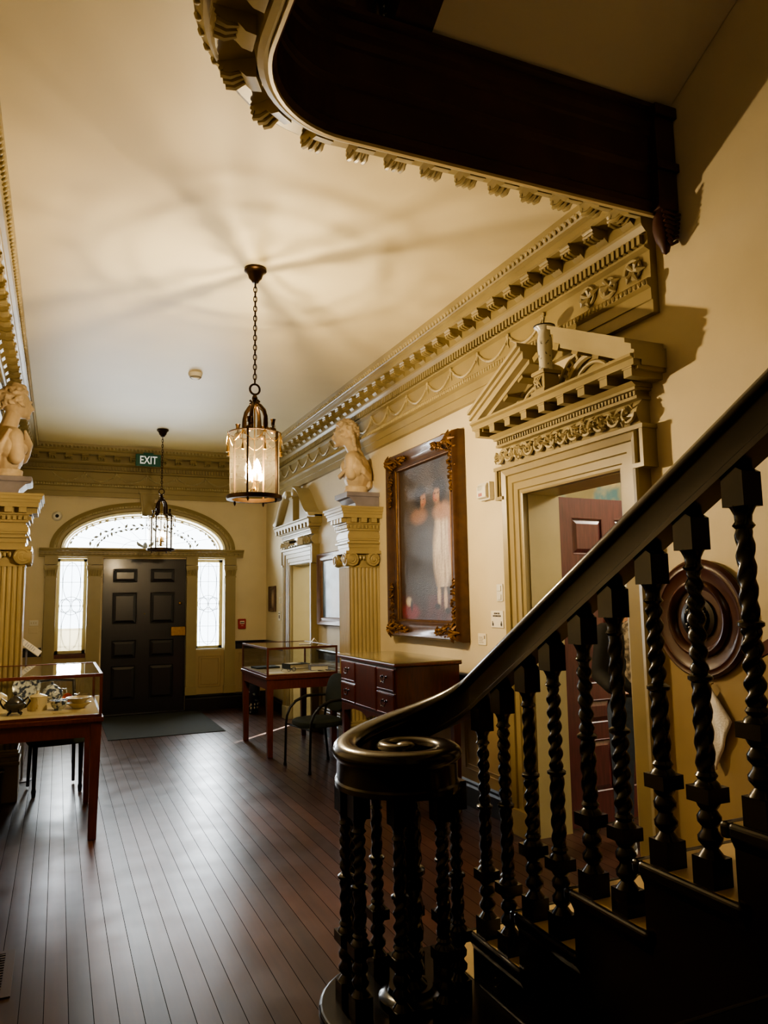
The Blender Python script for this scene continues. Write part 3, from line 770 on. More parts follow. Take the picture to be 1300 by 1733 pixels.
# elliptical archivolt
def ell(a, b, n=48, y=YF): return [(FX + a * math.cos(PI * i / n), y, 2.435 + b * math.sin(PI * i / n)) for i in range(n + 1)]
mb = MB(); n = 48
pr = [(0, 0), (.0, -.02), (.03, -.05), (.05, -.03), (.09, -.035), (.10, -.06), (.13, -.065), (.165, -.045), (.19, -.03), (.19, 0)]
vs = []; fs = []
for i in range(n + 1):
    t = PI * i / n
    for o_, yy in pr: vs.append((FX + (FA + .0 + o_) * math.cos(t), YF + yy, 2.435 + (FB + o_ * .92) * math.sin(t)))
K = len(pr)
for i in range(n):
    for k in range(K): fs.append((i * K + k, (i + 1) * K + k, (i + 1) * K + (k + 1) % K, i * K + (k + 1) % K))
mb.add(vs, fs)
for i in range(2, 94):
    t = PI * i / 96; mb.ball((FX + (FA + .115) * math.cos(t), YF - .062, 2.435 + (FB + .115 * .92) * math.sin(t)), (.012, .012, .014), 6, 4)
mb.build('trim_fan_arch', M['trim'], **S)
mb = MB(); mb.prism([(1.12, 2.93), (1.27, 2.93), (1.31, 3.29), (1.08, 3.29)], YF - .09, YF, 'y'); mb.prism([(1.145, 2.95), (1.245, 2.95), (1.275, 3.24), (1.115, 3.24)], YF - .105, YF - .08, 'y'); mb.box(1.065, 1.325, YF - .11, YF, 3.27, 3.31)
mb.build('trim_keystone', M['trim'], **S)
# fanlight
w1 = thing('window_1', 'arched fanlight of leaded glass above front door', 'window', (FX, YF + .19, 2.435)); w1['kind'] = 'structure'
fr = [(FA * math.cos(PI * i / 40), 0, FB * math.sin(PI * i / 40)) for i in range(41)]
MB().add(fr, [tuple(range(41))]).build('pane', M['winglass'], w1)
mb = MB(); mb.tube(fr, .022, 8); mb.box(-FA, FA, -.02, .02, 0, .028); mb.tube([(p[0] * .955, 0, p[2] * .93) for p in fr], .008, 6); mb.build('window_frame', M['trim_lt'], w1)
mb = MB(); rr = random.Random(5)
def leaf(x, z, a, L):
    c, s_ = math.cos(a), math.sin(a)
    mb.add([(x - c * L, 0, z - s_ * L), (x - s_ * L * .42, -.004, z + c * L * .42), (x + c * L, 0, z + s_ * L), (x + s_ * L * .42, -.004, z - c * L * .42)], [(0, 1, 2, 3)])
for (q, cnt) in ((.93, 26), (.70, 22), (.60, 26)):
    for i in range(cnt):
        t = PI * (i + .5) / cnt; x, z = FA * q * math.cos(t), FB * q * math.sin(t) + .01
        if z > .05: leaf(x, z, t + PI / 2 + rr.uniform(-.9, .9), rr.uniform(.022, .046))
for i in range(7):
    t = PI * (i + 1) / 8; mb.tube([(FA * .14 * math.cos(t), 0, FB * .3 * math.sin(t)), (FA * .95 * math.cos(t), 0, FB * .95 * math.sin(t))], .0025, 5)
for q in (.64, .30): mb.tube([(FA * q * math.cos(PI * i / 30), 0, FB * q * math.sin(PI * i / 30)) for i in range(31)], .003, 5)
for sx in (-1, 1):
    for k in range(4): leaf(sx * (.03 + .025 * k), .05 + .015 * k, sx * (.6 + .2 * k), .05)
mb.lathe([(.03, .03), (.045, .06), (.03, .10), (.015, .12)], 10)
mb.build('leading', M['lead'], w1)
# sidelights
def sidelight(n, x0, x1, shade):
    t = thing('window_%d' % n, ('tall leaded sidelight right of front door' if n == 3 else 'tall leaded sidelight left of front door, lower part covered'), 'window', ((x0 + x1) / 2, YF + .15, .92)); t['kind'] = 'structure'
    h = (x1 - x0) / 2; H = 2.29 - .92
    MB().box(-h + .03, h - .03, -.002, .002, .03, H - .03).build('pane', M['winglass'], t)
    mb = MB(); mb.box(-h, -h + .045, -.02, .02, 0, H); mb.box(h - .045, h, -.02, .02, 0, H); mb.box(-h, h, -.02, .02, 0, .04); mb.box(-h, h, -.02, .02, H - .04, H); mb.build('window_frame', M['jamb'], t)
    mb = MB(); a = h - .055; zc = [.235 * 1 + .10, H / 2, H - .335]
    def el(cx, cz, ra, rb): mb.tube([(cx + ra * math.cos(2 * PI * i / 28), -.004, cz + rb * math.sin(2 * PI * i / 28)) for i in range(28)], .0035, 5, closed=True)
    el(0, .34, a * .8, .285); el(0, H - .34, a * .8, .285)
    q = H / 2 - .625 + .01
    for sg in (-1, 1): el(sg * a * .55, H / 2, a * .5, .10)
    el(0, H / 2, a * .85, .13)
    for xx in (-a * .82, 0, a * .82): mb.tube([(xx, -.004, .04), (xx, -.004, H - .04)], .003, 5)
    for zz in (.10, .34, .60, H / 2, H - .60, H - .34, H - .10): mb.tube([(-h + .04, -.004, zz), (h - .04, -.004, zz)], .003, 5)
    mb.build('leading', M['lead'], t)
    MB().box(-h - .005, h + .005, -.17, .0, -.03, .0).build('window_sill', M['trim_lt'], t)
    if shade: MB().box(-h + .03, h - .03, -.014, -.008, .03, .36).build('lower_film', M['shade'], t)
sidelight(2, -.03, .38, True); sidelight(3, 1.95, 2.37, False)
for (x0, x1) in ((-.03, .385), (1.95, 2.38)):
    mb = MB(); mb.box(x0, x1, YF - .02, YF, .24, .89); 
    for q in (.05, .085): mb.tube([(x0 + q, YF - .022, .30 + q), (x1 - q, YF - .022, .30 + q), (x1 - q, YF - .022, .86 - q), (x0 + q, YF - .022, .86 - q)], .008, 6, closed=True)
    mb.build('trim_apron_panel', M['dado'], **S)
MB().box(-.03, .385, YF - .03, YF, .86, .92).build('trim_sill_left', M['casewood'], **S)

# ================================================================== DOOR SURROUNDS (local: x to the viewer's right, -y out of the wall)
def rim(mb, x0, x1, z0, z1, prof):
    """mitred casing: prof = (distance outward from opening, depth out of wall)"""
    K = len(prof); vs = []
    for o, d in prof:
        vs += [(x0 - o, -d, z0), (x0 - o, -d, z1 + o), (x1 + o, -d, z1 + o), (x1 + o, -d, z0)]
    fs = []
    for k in range(K - 1):
        for j in range(3): fs.append((k * 4 + j, k * 4 + j + 1, (k + 1) * 4 + j + 1, (k + 1) * 4 + j))
    mb.add(vs, fs)
def surround(label, yc, half, H, cw, style):
    t = thing('pedimented_door_surround', label, 'door surround', (XR, yc, 0), R(-90))
    mb = MB(); rim(mb, -half, half, .17, H, [(0, 0), (0, .045), (.012, .05), (.03, .05), (.036, .06), (.085, .06), (.092, .07), (cw - .055, .07), (cw - .05, .085), (cw - .012, .10), (cw, .09), (cw, 0)])
    q = half + cw
    for sx in (-1, 1):
        mb.box(*sorted((sx * (q - .005), sx * (q + .06))), -.072, 0, H - .02, H + cw - .002)
        mb.box(*sorted((sx * (q + .035), sx * (q + .0615))), -.105, -.001, H - .019, H + cw - .003)
        mb.box(*sorted((sx * (q + .022), sx * (q + .036))), -.088, -.002, H + .004, H + cw - .002)
        mb.box(*sorted((sx * (q - .03), sx * (q + .063))), -.1065, -.0005, H - .021, H + .004)
        mb.box(*sorted((sx * half, sx * (q + .012))), -.105, 0, .001, .17)
    mb.box(-q - .07, q + .07, -.11, 0, H + cw - .004, H + cw + .022)
    mb.build('casing', M['trim'], t)
    z = H + cw + .02; q += .02
    # pulvinated carved frieze
    fh = .15 if style == 'near' else .13
    pr = [(0, z)] + [(.055 + .045 * math.sin(PI * i / 8), z + fh * i / 8) for i in range(9)] + [(0, z + fh)]
    mb = MB(); mb.add([(sx * q, -p, zz) for p, zz in pr for sx in (-1, 1)], [(2 * i, 2 * i + 1, 2 * i + 3, 2 * i + 2) for i in range(len(pr) - 1)] + [tuple(range(0, 2 * len(pr), 2)), tuple(range(1, 2 * len(pr), 2))])
    mb.build('frieze', M['trim_lt'], t, smooth=True)
    mb = MB(); rr = random.Random(11); x = -q + .03; k = 0
    while x < q - .03:
        s_ = 1 if k % 2 else -1
        mb.tube([(x + .05 * math.cos(a * .5), -.105, z + fh / 2 + s_ * .045 * math.sin(a * .5)) for a in range(0, 9)], [.012] * 9, 5)
        for j in range(5):
            a = rr.uniform(0, 6.28); L = rr.uniform(.03, .05); cx, cz = x + rr.uniform(-.03, .03), z + fh / 2 + rr.uniform(-.03, .03)
            mb.tube([(cx, -.095, cz), (cx + .5 * L * math.cos(a), -.115, cz + .5 * L * math.sin(a)), (cx + L * math.cos(a), -.10, cz + L * math.sin(a))], [.005, .014, .003], 5)
        x += .062; k += 1
    mb.build('frieze_carving', M['trim_lt'], t, smooth=True)
    z += fh
    mb = MB(); mb.box(-q - .015, q + .015, -.105, 0, z, z + .018); mb.box(-q, q, -.09, 0, z + .018, z + .05)
    x = -q
    while x < q: mb.box(x, x + .016, -.108, -.088, z + .02, z + .046); x += .03
    mb.box(-q - .02, q + .02, -.12, 0, z + .05, z + .066); mb.prism([(0, z + .066), (-.12, z + .066), (-.15, z + .09), (0, z + .09)], -q - .03, q + .03, 'x')
    mb.build('dentil_moulding', M['trim'], t)
    z += .09; w = q + .14; pj = .25 if style == 'near' else .20
    mm = None; nmod = 9 if style == 'near' else 11
    for i in range(nmod):
        x = -w + .06 + (2 * w - .12) * i / (nmod - 1)
        b = MB(); b.box(-.032, .032, -pj + .03, 0, z, z + .05); b.box(-.038, .038, -pj + .025, 0, z + .044, z + .056)
        if mm is None: mm = b.build('modillion_block', M['trim'], t, loc=(x, 0, 0))
        else: copy_part(mm, (x, 0, 0)).parent = t
    z += .055
    mb = MB(); mb.prism([(0, z), (-pj + .02, z), (-pj + .02, z + .035), (-pj, z + .045), (-pj, z + .06), (0, z + .06)], -w, w, 'x')
    for sx in (-1, 1): mb.box(*sorted((sx * (q + .03), sx * (w))), -pj + .05, 0, z - .02, z)
    mb.build('cornice_shelf', M['trim'], t)
    z += .06; w += .01
    if style == 'near':
        rise = .40; gap = .17
        for sx in (-1, 1):
            mb = MB(); sl_ = rise / w; L = w - gap
            def rk(x0, x1, d0, d1, y): 
                za, zb = z + (w - abs(x0)) * sl_, z + (w - abs(x1)) * sl_
                mb.add([(x, yy, zz + dd) for x, zz in ((sx * x0, za), (sx * x1, zb)) for yy in (0, y) for dd in (d0, d1)], [(0, 1, 3, 2), (4, 6, 7, 5), (0, 4, 5, 1), (2, 3, 7, 6), (0, 2, 6, 4), (1, 5, 7, 3)])
            rk(w, gap, -.03, .02, -pj + .02); rk(w, gap, .02, .05, -pj); rk(w - .02, gap, .05, .075, -pj - .025); rk(w, gap, -.06, -.03, -pj + .07)
            mb.build('raking_cornice', M['trim_lt'], t)
            for i in range(4):
                x = w - .19 - .19 * i; zz = z + (w - x) * sl_ - .05
                b = MB(); b.box(-.03, .03, -pj + .08, -.022, -.03, .012); b.build('modillion_block', M['trim'], t, loc=(sx * x, 0, zz), rot=(0, sx * math.atan(sl_), 0))
            mb = MB()
            for r_, rr_, y_ in ((.23, .022, -.05), (.30, .018, -.06), (.17, .012, -.04)):
                mb.tube([(sx * .30 + r_ * math.cos(PI * i / 20), y_, z + r_ * .85 * math.sin(PI * i / 20)) for i in range(21)], rr_, 6)
            for i in range(15):
                a = PI * (i + .5) / 15; mb.box(-.008, .008, -.012, .012, -.02, .02, Matrix.Translation((sx * .30 + .265 * math.cos(a), -.06, z + .265 * .85 * math.sin(a))) @ Matrix.Rotation(PI / 2 - a, 4, 'Y'))
            mb.build('tympanum_arch', M['trim_lt'], t, smooth=True)
            MB().prism([(sx * w, z), (sx * gap, z), (sx * gap, z + (w - gap) * sl_)], -.02, 0, 'y').build('tympanum', M['trim'], t)
        mb = MB(); mb.box(-.075, .075, -.245, -.095, z, z + .025); mb.box(-.058, .058, -.228, -.112, z + .02, z + .13); mb.box(-.07, .07, -.24, -.1, z + .13, z + .155); mb.build('vase_pedestal', M['trim'], t, bevel=.004)
        mb = MB()
        for i in range(5): mb.tube([(-.03 + .015 * i, -.23, z + .04), (-.03 + .02 * ((i * 2) % 3), -.24, z + .08), (-.03 + .015 * i, -.23, z + .115)], [.003, .01, .003], 5)
        mb.build('pedestal_carving', M['trim_lt'], t, smooth=True)
        ztop = z + .155
    else:
        # swan-neck pediment
        for sx in (-1, 1):
            pts = []
            for i in range(17):
                u = i / 16; x = w - (w - .16) * u; pts.append((x, z + .03 + .40 * (.5 - .5 * math.cos(PI * min(1, u * 1.04)))))
            mb = MB(); top = [(sx * a, b) for a, b in pts]; 
            for (a, b) in zip(top[:-1], top[1:]): mb.prism([(a[0], z), (b[0], z), b, a], -.10, 0, 'y')
            mb.build('tympanum', M['trim'], t)
            mb = MB()
            K = [(0, .0), (0, -.02), (-pj + .03, -.02), (-pj + .01, .0), (-pj, .025), (0, .03)]
            vs = [(a, y_, b + d) for a, b in top for y_, d in K]; fs = []
            for i in range(16):
                for k in range(6): fs.append((i * 6 + k, (i + 1) * 6 + k, (i + 1) * 6 + (k + 1) % 6, i * 6 + (k + 1) % 6))
            fs += [tuple(range(6)), tuple(16 * 6 + k for k in range(6))]
            mb.add(vs, fs)
            mb.lathe([(.0, -pj - .01), (.05, -pj), (.055, -.12), (.05, 0)], 16, mtx=Matrix.Translation((sx * .16, 0, z + .40)) @ Matrix.Rotation(R(-90), 4, 'X'))
            mb.build('swan_neck_cornice', M['trim_lt'], t, smooth=True)
        mb = MB(); mb.box(-.06, .06, -.16, -.02, z, z + .32); mb.box(-.075, .075, -.175, -.01, z + .32, z + .35)
        mb.lathe([(.04, .35), (.035, .38), (.05, .43), (.062, .48), (.062, .50), (.045, .505), (0, .505)], 16, (0, -.09), Matrix.Translation((0, 0, z))); mb.build('finial', M['trim'], t, smooth=True)
        ztop = z
    return t, ztop
_, vz = surround('large olive door surround beside stairs, broken triangular pediment holding a vase', (ND[0] + ND[1]) / 2, (ND[1] - ND[0]) / 2, ND[2], .20, 'near')
surround('distant olive door surround with swan-neck pediment near front wall', (FD[0] + FD[1]) / 2, (FD[1] - FD[0]) / 2, FD[2], .20, 'far')
# jambs lining the openings
for a, b, H in (ND, FD):
    mb = MB(); mb.box(XR - .005, XO + .01, b - .006, b + .012, 0, H); mb.box(XR - .005, XO + .01, a - .012, a + .006, 0, H); mb.box(XR - .005, XO + .01, a, b, H - .004, H + .015)
    mb.build('trim_door_jamb', M['jamb'], **S)
va = thing('porcelain_vase', 'slender white porcelain vase with dark sprigs, standing in broken pediment', 'vase', (XR - .17, (ND[0] + ND[1]) / 2, vz))
MB().lathe([(0, 0), (.043, 0), (.045, .02), (.042, .06), (.05, .16), (.048, .22), (.04, .255), (.045, .28), (.068, .30), (.07, .308), (.055, .306), (.035, .28), (.03, .2), (0, .18)], 28).build('body', M['vasewt'], va, smooth=True)
MB().lathe([(.066, .299), (.071, .303), (.071, .309), (.066, .310), (.066, .299)], 28).build('rim', M['black'], va, smooth=True)

def panel_door(name, label, hinge, ang, W, H, m, knob=True, n='x'):
    t = thing(name, label, 'door', (*hinge, .012), ang); t['kind'] = 'structure'
    st_ = .13; mw = .12; pc = [(st_, W / 2 - mw / 2), (W / 2 + mw / 2, W - st_)]
    pr = [(H - .42, H - .15), (.98, H - .54), (.70, .86), (.22, .58)] if n == 'x' else [(.2, .9), (1.05, H - .15)]
    mb = MB(); mb.box(0, W, .012, .042, 0, H)
    for a, b in ((0, st_), (W / 2 - mw / 2, W / 2 + mw / 2), (W - st_, W)): mb.box(a, b, 0, .02, 0, H)
    zs_ = [0] + [z for p in sorted(pr) for z in p] + [H]
    for i in range(0, len(zs_), 2):
        for a, b in pc: mb.box(a, b, 0, .02, zs_[i], zs_[i + 1])
    mb.build('leaf', M[m], t)
    for a, b in pc:
        for z0, z1 in pr: raised(t, a, b, z0, z1, .013, m, mar=.03, dep=.012)
    if knob: MB().ball((W - .06, -.035, 1.0), (.028, .028, .028)).build('knob', M['brass'], t, smooth=True)
    for z in (.25, 1.05, 1.95): MB().box(-.045, .01, -.006, .008, z - .06, z + .06).tube([(-.004, -.008, z - .065), (-.004, -.008, z + .065)], .008, 8).build('hinge', M['iron'], t)
    return t
panel_door('door_2', 'red-brown mahogany panel door standing open into side room behind stairs', (XO + .03, 4.46), R(3), .96, 2.34, 'doorm')
panel_door('door_3', 'dark door standing open in the distant doorway', (XO + .085, 10.236), R(0), .86, 2.1, 'door', n='y')
# side rooms seen through the doorways
MB().box(XO, 7.6, 8.3, 8.42, 0, 4.25).build('wall_side_room_end', M['wall'], **S)
MB().box(XO, 7.6, 1.4, 1.5, 0, 4.25).build('wall_side_room_near', M['wall'], **S)
MB().box(7.6, 7.7, 1.4, 12.3, 0, 4.25).build('wall_side_room_right', M['wall'], **S)
MB().box(XO, 7.7, 12.2, 12.3, 0, 4.25).build('wall_parlour_end', M['wall'], **S)
MB().box(XO, 7.7, 1.4, 12.3, 4.25, 4.35).build('ceiling_side_rooms', M['ceil'], **S)
def sky(u, v):
    base = mixc(lin('#8fb3b4'), lin('#6f9fb0'), v); u *= 1.0
    n = nz_(u * 7.5, v * 4.2, 3.1) + .5 * nz_(u * 17, v * 9, 1.) + .25 * nz_(u * 40, v * 22, 1.)
    cl_ = max(0, min(1, (n + .3) * 2.6)); sh = max(0, min(1, .5 + 1.6 * nz_(u * 7.5, v * 4.2 + .12, 3.1)))
    c = mixc(base, mixc(lin('#e8dcae'), lin('#b0a57e'), sh), cl_)
    if v < .36:
        h = nz_(u * 25, v * 30, 9.); c = mixc(lin('#6d6440'), lin('#3c4a30'), .5 + h)
        if v > .31 + .06 * nz_(u * 9, 0, 2): c = mixc(base, lin('#9a9a86'), .6)
    return c
mu = painted('mural_wallpaper', -2.1, 2.1, .0, 3.0, 130, 100, sky, M['mural']); mu.location = (5.5, 8.28, 1.1); mu['kind'] = 'structure'
MB().box(XO, 7.6, 8.25, 8.3, 0, 1.1).build('trim_side_room_dado', M['dado'], **S)

# ================================================================== PILASTERS AND BUSTS
def pilaster(label, side):
    sgn = 1 if side == 'r' else -1
    t = thing('fluted_pilaster', label, 'pilaster', (XR - .002 if side == 'r' else XL + .002, 7.28, 0), R(-90) if side == 'r' else R(90))
    D = .335; h = .15            # depth out of the wall and half width
    mb = MB(); n = 8
    def flutes(ax, a0, a1, fixed):
        pts = []
        for i in range(n):
            c = a0 + (a1 - a0) * (i + .5) / n; w = abs(a1 - a0) / n * .36
            for k in range(5): pts.append((c - w + 2 * w * k / 4, -.012 * math.sin(PI * k / 4)))
        return pts
    f1 = flutes('x', -h, h, 0); f2 = flutes('y', 0, D, 0)
    sec = [(-h, 0)] + [(-h + (-dd), -p) for p, dd in f2][0:] + [(-h, -D)]
    sec = [(-h, 0)] + [(-h - d, -p) for p, d in f2] + [(-h, -D)] + [(p, -D - d) for p, d in f1] + [(h, -D)] + [(h + d, -p) for p, d in reversed(f2)] + [(h, 0)]
    mb.prism(sec, .42, 1.96); mb.build('shaft', M['trim'], t)
    mb = MB()
    for (z0, z1, e) in ((.001, .30, .015), (.30, .33, .022), (.33, .37, .015), (.37, .40, .018), (.40, .425, .008)): mb.box(-h - e, h + e, -D - e, 0, z0, z1)
    mb.build('base', M['trim'], t, bevel=.006)
    # ionic capital
    mb = MB(); mb.box(-h - .005, h + .005, -D - .005, 0, 1.955, 1.975); mb.box(-h + .01, h - .01, -D + .01, 0, 1.97, 2.10); mb.box(-h - .05, h + .05, -D - .05, 0, 2.095, 2.125)
    for sx in (-1, 1):
        for (cx, cy, rot) in ((sx * (h - .01), -D - .015, R(90)),):
            mt = Matrix.Translation((cx, cy, 2.04)) @ Matrix.Rotation(rot, 4, 'X')
            mb.lathe([(.07, -.03), (.075, 0), (.07, .03), (.045, .034), (.03, .03), (.022, .04), (0, .042)], 20, mtx=mt)
            mb.tube([(cx + (.062 - .0022 * k) * math.cos(.5 * k * sx), cy - .034, 2.04 + (.062 - .0022 * k) * math.sin(.5 * k * sx)) for k in range(26)], .009, 6)
        for cy in (-D + .02, -.085):
            mt = Matrix.Translation((sx * (h + .015), cy, 2.04)) @ Matrix.Rotation(R(90), 4, 'Y')
            mb.lathe([(0, -.045), (.045, -.04), (.07, -.03), (.075, 0), (.07, .03), (.045, .034), (.03, .03), (.022, .04), (0, .042)], 20, mtx=mt)
            mb.tube([(sx * (h + .05), cy + (.062 - .0022 * k) * math.cos(.5 * k), 2.04 + (.062 - .0022 * k) * math.sin(.5 * k)) for k in range(26)], .009, 6)
    for k in range(5): mb.ball((-h + .09 + (2 * h - .18) * k / 4, -D - .012, 2.055), (.016, .016, .024), 6, 5)
    for k in range(4): mb.ball((-h - .012, -D + .12 + .04 * k, 2.055), (.016, .016, .024), 6, 5); mb.ball((h + .012, -D + .12 + .04 * k, 2.055), (.016, .016, .024), 6, 5)
    mb.build('capital', M['trim'], t, smooth=True)
    # block of entablature
    def slab(z0, z1, e, m=mb): m.box(-h - e, h + e, -D - e, 0, z0, z1)
    mb = MB(); E_ = -.015
    for (z0, z1, e) in ((2.12, 2.16, .0), (2.16, 2.20, .008), (2.20, 2.215, .03), (2.335, 2.35, .02)): slab(z0, z1, e, mb)
    # pulvinated frieze
    zz = 2.215
    for i in range(6):
        e = -.01 + .03 * math.sin(PI * (i + .5) / 6); slab(zz + .02 * i, zz + .02 * (i + 1), e, mb)
    slab(2.35, 2.40, .02, mb)
    x = -h - .02
    while x < h + .02: mb.box(x, x + .022, -D - .04, -D - .015, 2.355, 2.388); x += .042
    y = -D
    while y < -.03:
        for sx in (-1, 1): mb.box(*sorted((sx * (h + .015), sx * (h + .04))), y, y + .022, 2.355, 2.388)
        y += .042
    slab(2.40, 2.415, .045, mb)
    for i in range(4):
        x = -h - .03 + (2 * h + .06) * (i + .5) / 4; mb.box(x - .03, x + .03, -D - .085, -D - .03, 2.415, 2.46)
    for i in range(3):
        y = -D + .03 + .11 * i
        for sx in (-1, 1): mb.box(*sorted((sx * (h + .03), sx * (h + .085)))[:2], y - .03, y + .03, 2.415, 2.46)
    slab(2.415, 2.46, .03, mb); slab(2.46, 2.50, .095, mb); slab(2.50, 2.525, .105, mb); slab(2.525, 2.555, .12, mb); slab(2.555, 2.575, .13, mb)
    mb.build('entablature', M['trim'], t)
    # moulded stone plinth under the bust
    mb = MB(); hp = .17; Dp = .31
    mb.prism([(0, 2.576), (-Dp + .05, 2.576), (-Dp + .04, 2.62), (-Dp - .01, 2.67), (-Dp - .05, 2.68), (-Dp - .05, 2.735), (0, 2.735)], -hp, hp, 'x')
    mb.box(-hp - .02, hp + .02, -Dp - .055, 0, 2.69, 2.735)
    mb.build('bust_plinth', M['greystone'], t, bevel=.004)
    return t
pilaster('olive fluted pilaster with scrolled capital on right wall under marble bust', 'r')
pilaster('fluted pilaster at the left edge of view under marble bust', 'l')

def bust(name, label, loc, rz, lean, style):
    """local: faces -y, x to its left hand; base at z=0"""
    t = thing(name, label, 'bust', loc, rz)
    mb = MB(); rr = random.Random(2 + style)
    # torso, shoulders and chest
    mb.ball((0, .0, .20), (.145, .115, .195)); mb.ball((0, .01, .33), (.19, .115, .12)); mb.ball((-.125, .01, .34), (.10, .095, .10)); mb.ball((.125, .01, .34), (.10, .095, .10))
    mb.capsule((-.165, .01, .34), (-.185, -.01, .16), .078, .062); mb.capsule((.165, .01, .34), (.175, -.0, .18), .078, .062)
    mb.ball((-.07, -.085, .28), (.075, .06, .08)); mb.ball((.07, -.085, .28), (.075, .06, .08))
    mb.lathe([(0, 0), (.135, 0), (.125, .03), (.13, .07), (0, .1)], 20)
    hx, hy, hz = lean
    mb.capsule((0, .02, .40), (hx * .6, hy * .6 + .01, .40 + (hz - .40) * .6), .075, .068)
    # head
    mb.ball((hx, hy, hz), (.094, .115, .128), 16, 12); mb.ball((hx, hy - .055, hz - .065), (.062, .062, .062)); mb.capsule((hx, hy - .105, hz + .02), (hx, hy - .136, hz - .03), .013, .02)
    for sx in (-1, 1): mb.ball((hx + sx * .038, hy - .103, hz + .024), (.022, .016, .011)); mb.ball((hx + sx * .094, hy + .01, hz - .01), (.014, .022, .034))
    mb.ball((hx, hy - .116, hz - .062), (.026, .013, .009)); mb.ball((hx, hy - .112, hz - .077), (.022, .013, .009)); mb.ball((hx, hy - .1, hz - .115), (.026, .02, .02))
    mb.build('figure', M['marble'], t, remesh=.010, sm=2)
    # hair: wavy locks and curls
    mb = MB(); mb.ball((hx, hy + .03, hz + .04), (.106, .115, .112))
    for i in range(150):
        a = rr.uniform(0, 2 * PI); b = rr.uniform(-.75, 1.5)
        p = Vector((math.cos(a) * math.cos(b) * .112, math.sin(a) * math.cos(b) * .122, math.sin(b) * .118))
        if p.y < -.03 and p.z < .055: continue
        q = Vector((hx, hy + .022, hz + .03)) + p; tdir = Vector((-math.sin(a), math.cos(a), rr.uniform(-.8, .8))) * rr.uniform(.025, .045); up_ = p.normalized() * .012
        mb.tube([q - tdir, q + up_, q + tdir], [.006, .017, .006], 6)
    if style == 0:
        for j in range(4):
            for k in range(8): mb.ball((hx + .06 * (j - 1.5) * (1 - .04 * k) + .012 * math.sin(k * 1.7 + j), hy + .115 + .006 * k, hz - .04 - .032 * k), .03 - .0015 * k, 7, 5)
    else:
        mb.ball((hx, hy + .14, hz + .05), (.06, .06, .06)); mb.ball((hx, hy - .03, hz + .15), (.055, .05, .04)); mb.ball((hx, hy + .02, hz + .165), (.05, .05, .035))
    mb.build('hair', M['marble'], t, remesh=.0075)
    # drapery
    mb = MB()
    for k in range(7):
        u = k / 6; mb.tube([(-.20 + .04 * u, -.05 - .02 * u, .40 - .05 * u), (-.12 + .05 * u, -.13, .30 - .05 * u), (-.02 + .06 * u, -.145, .22 - .045 * u), (.10 + .03 * u, -.12, .19 - .02 * u), (.17 + .02 * u, -.03, .25 - .02 * u), (.19, .06, .24)], [.012, .016, .02, .02, .016, .012], 7)
    for k in range(5):
        u = k / 4; mb.tube([(-.20 + .03 * u, .06 - .03 * u, .40), (-.16 + .05 * u, .11, .26), (-.09 + .06 * u, .12, .08), (-.07 + .05 * u, .09, .035)], [.014, .02, .02, .014], 7)
    for k in range(4):
        u = k / 3; mb.tube([(.19 - .02 * u, .05, .36 - .03 * u), (.12, .12, .24 - .05 * u), (.0, .135, .2 - .05 * u), (-.1, .12, .22 - .04 * u)], [.013, .018, .018, .013], 7)
    mb.ball((0, .005, .20), (.155, .122, .185)); mb.ball((0, .012, .315), (.178, .115, .095)); mb.ball((-.12, .02, .27), (.085, .095, .12)); mb.ball((.12, .02, .27), (.085, .095, .12))
    mb.v = [(x * 1.14, y * 1.12, max(.012, z)) for x, y, z in mb.v]
    mb.build('drapery', M['marble'], t, remesh=.009, sm=1)
    return t
bust('marble_bust', 'weathered marble bust on right pilaster, long curled hair, head bowed toward the hall', (2.85, 7.27, 2.736), R(-128), (.0, -.115, .645), 0)
bust('marble_bust', 'marble bust at the left edge with hair gathered up, facing the hall', (-.45, 7.27, 2.736), R(112), (.0, -.06, .68), 1)

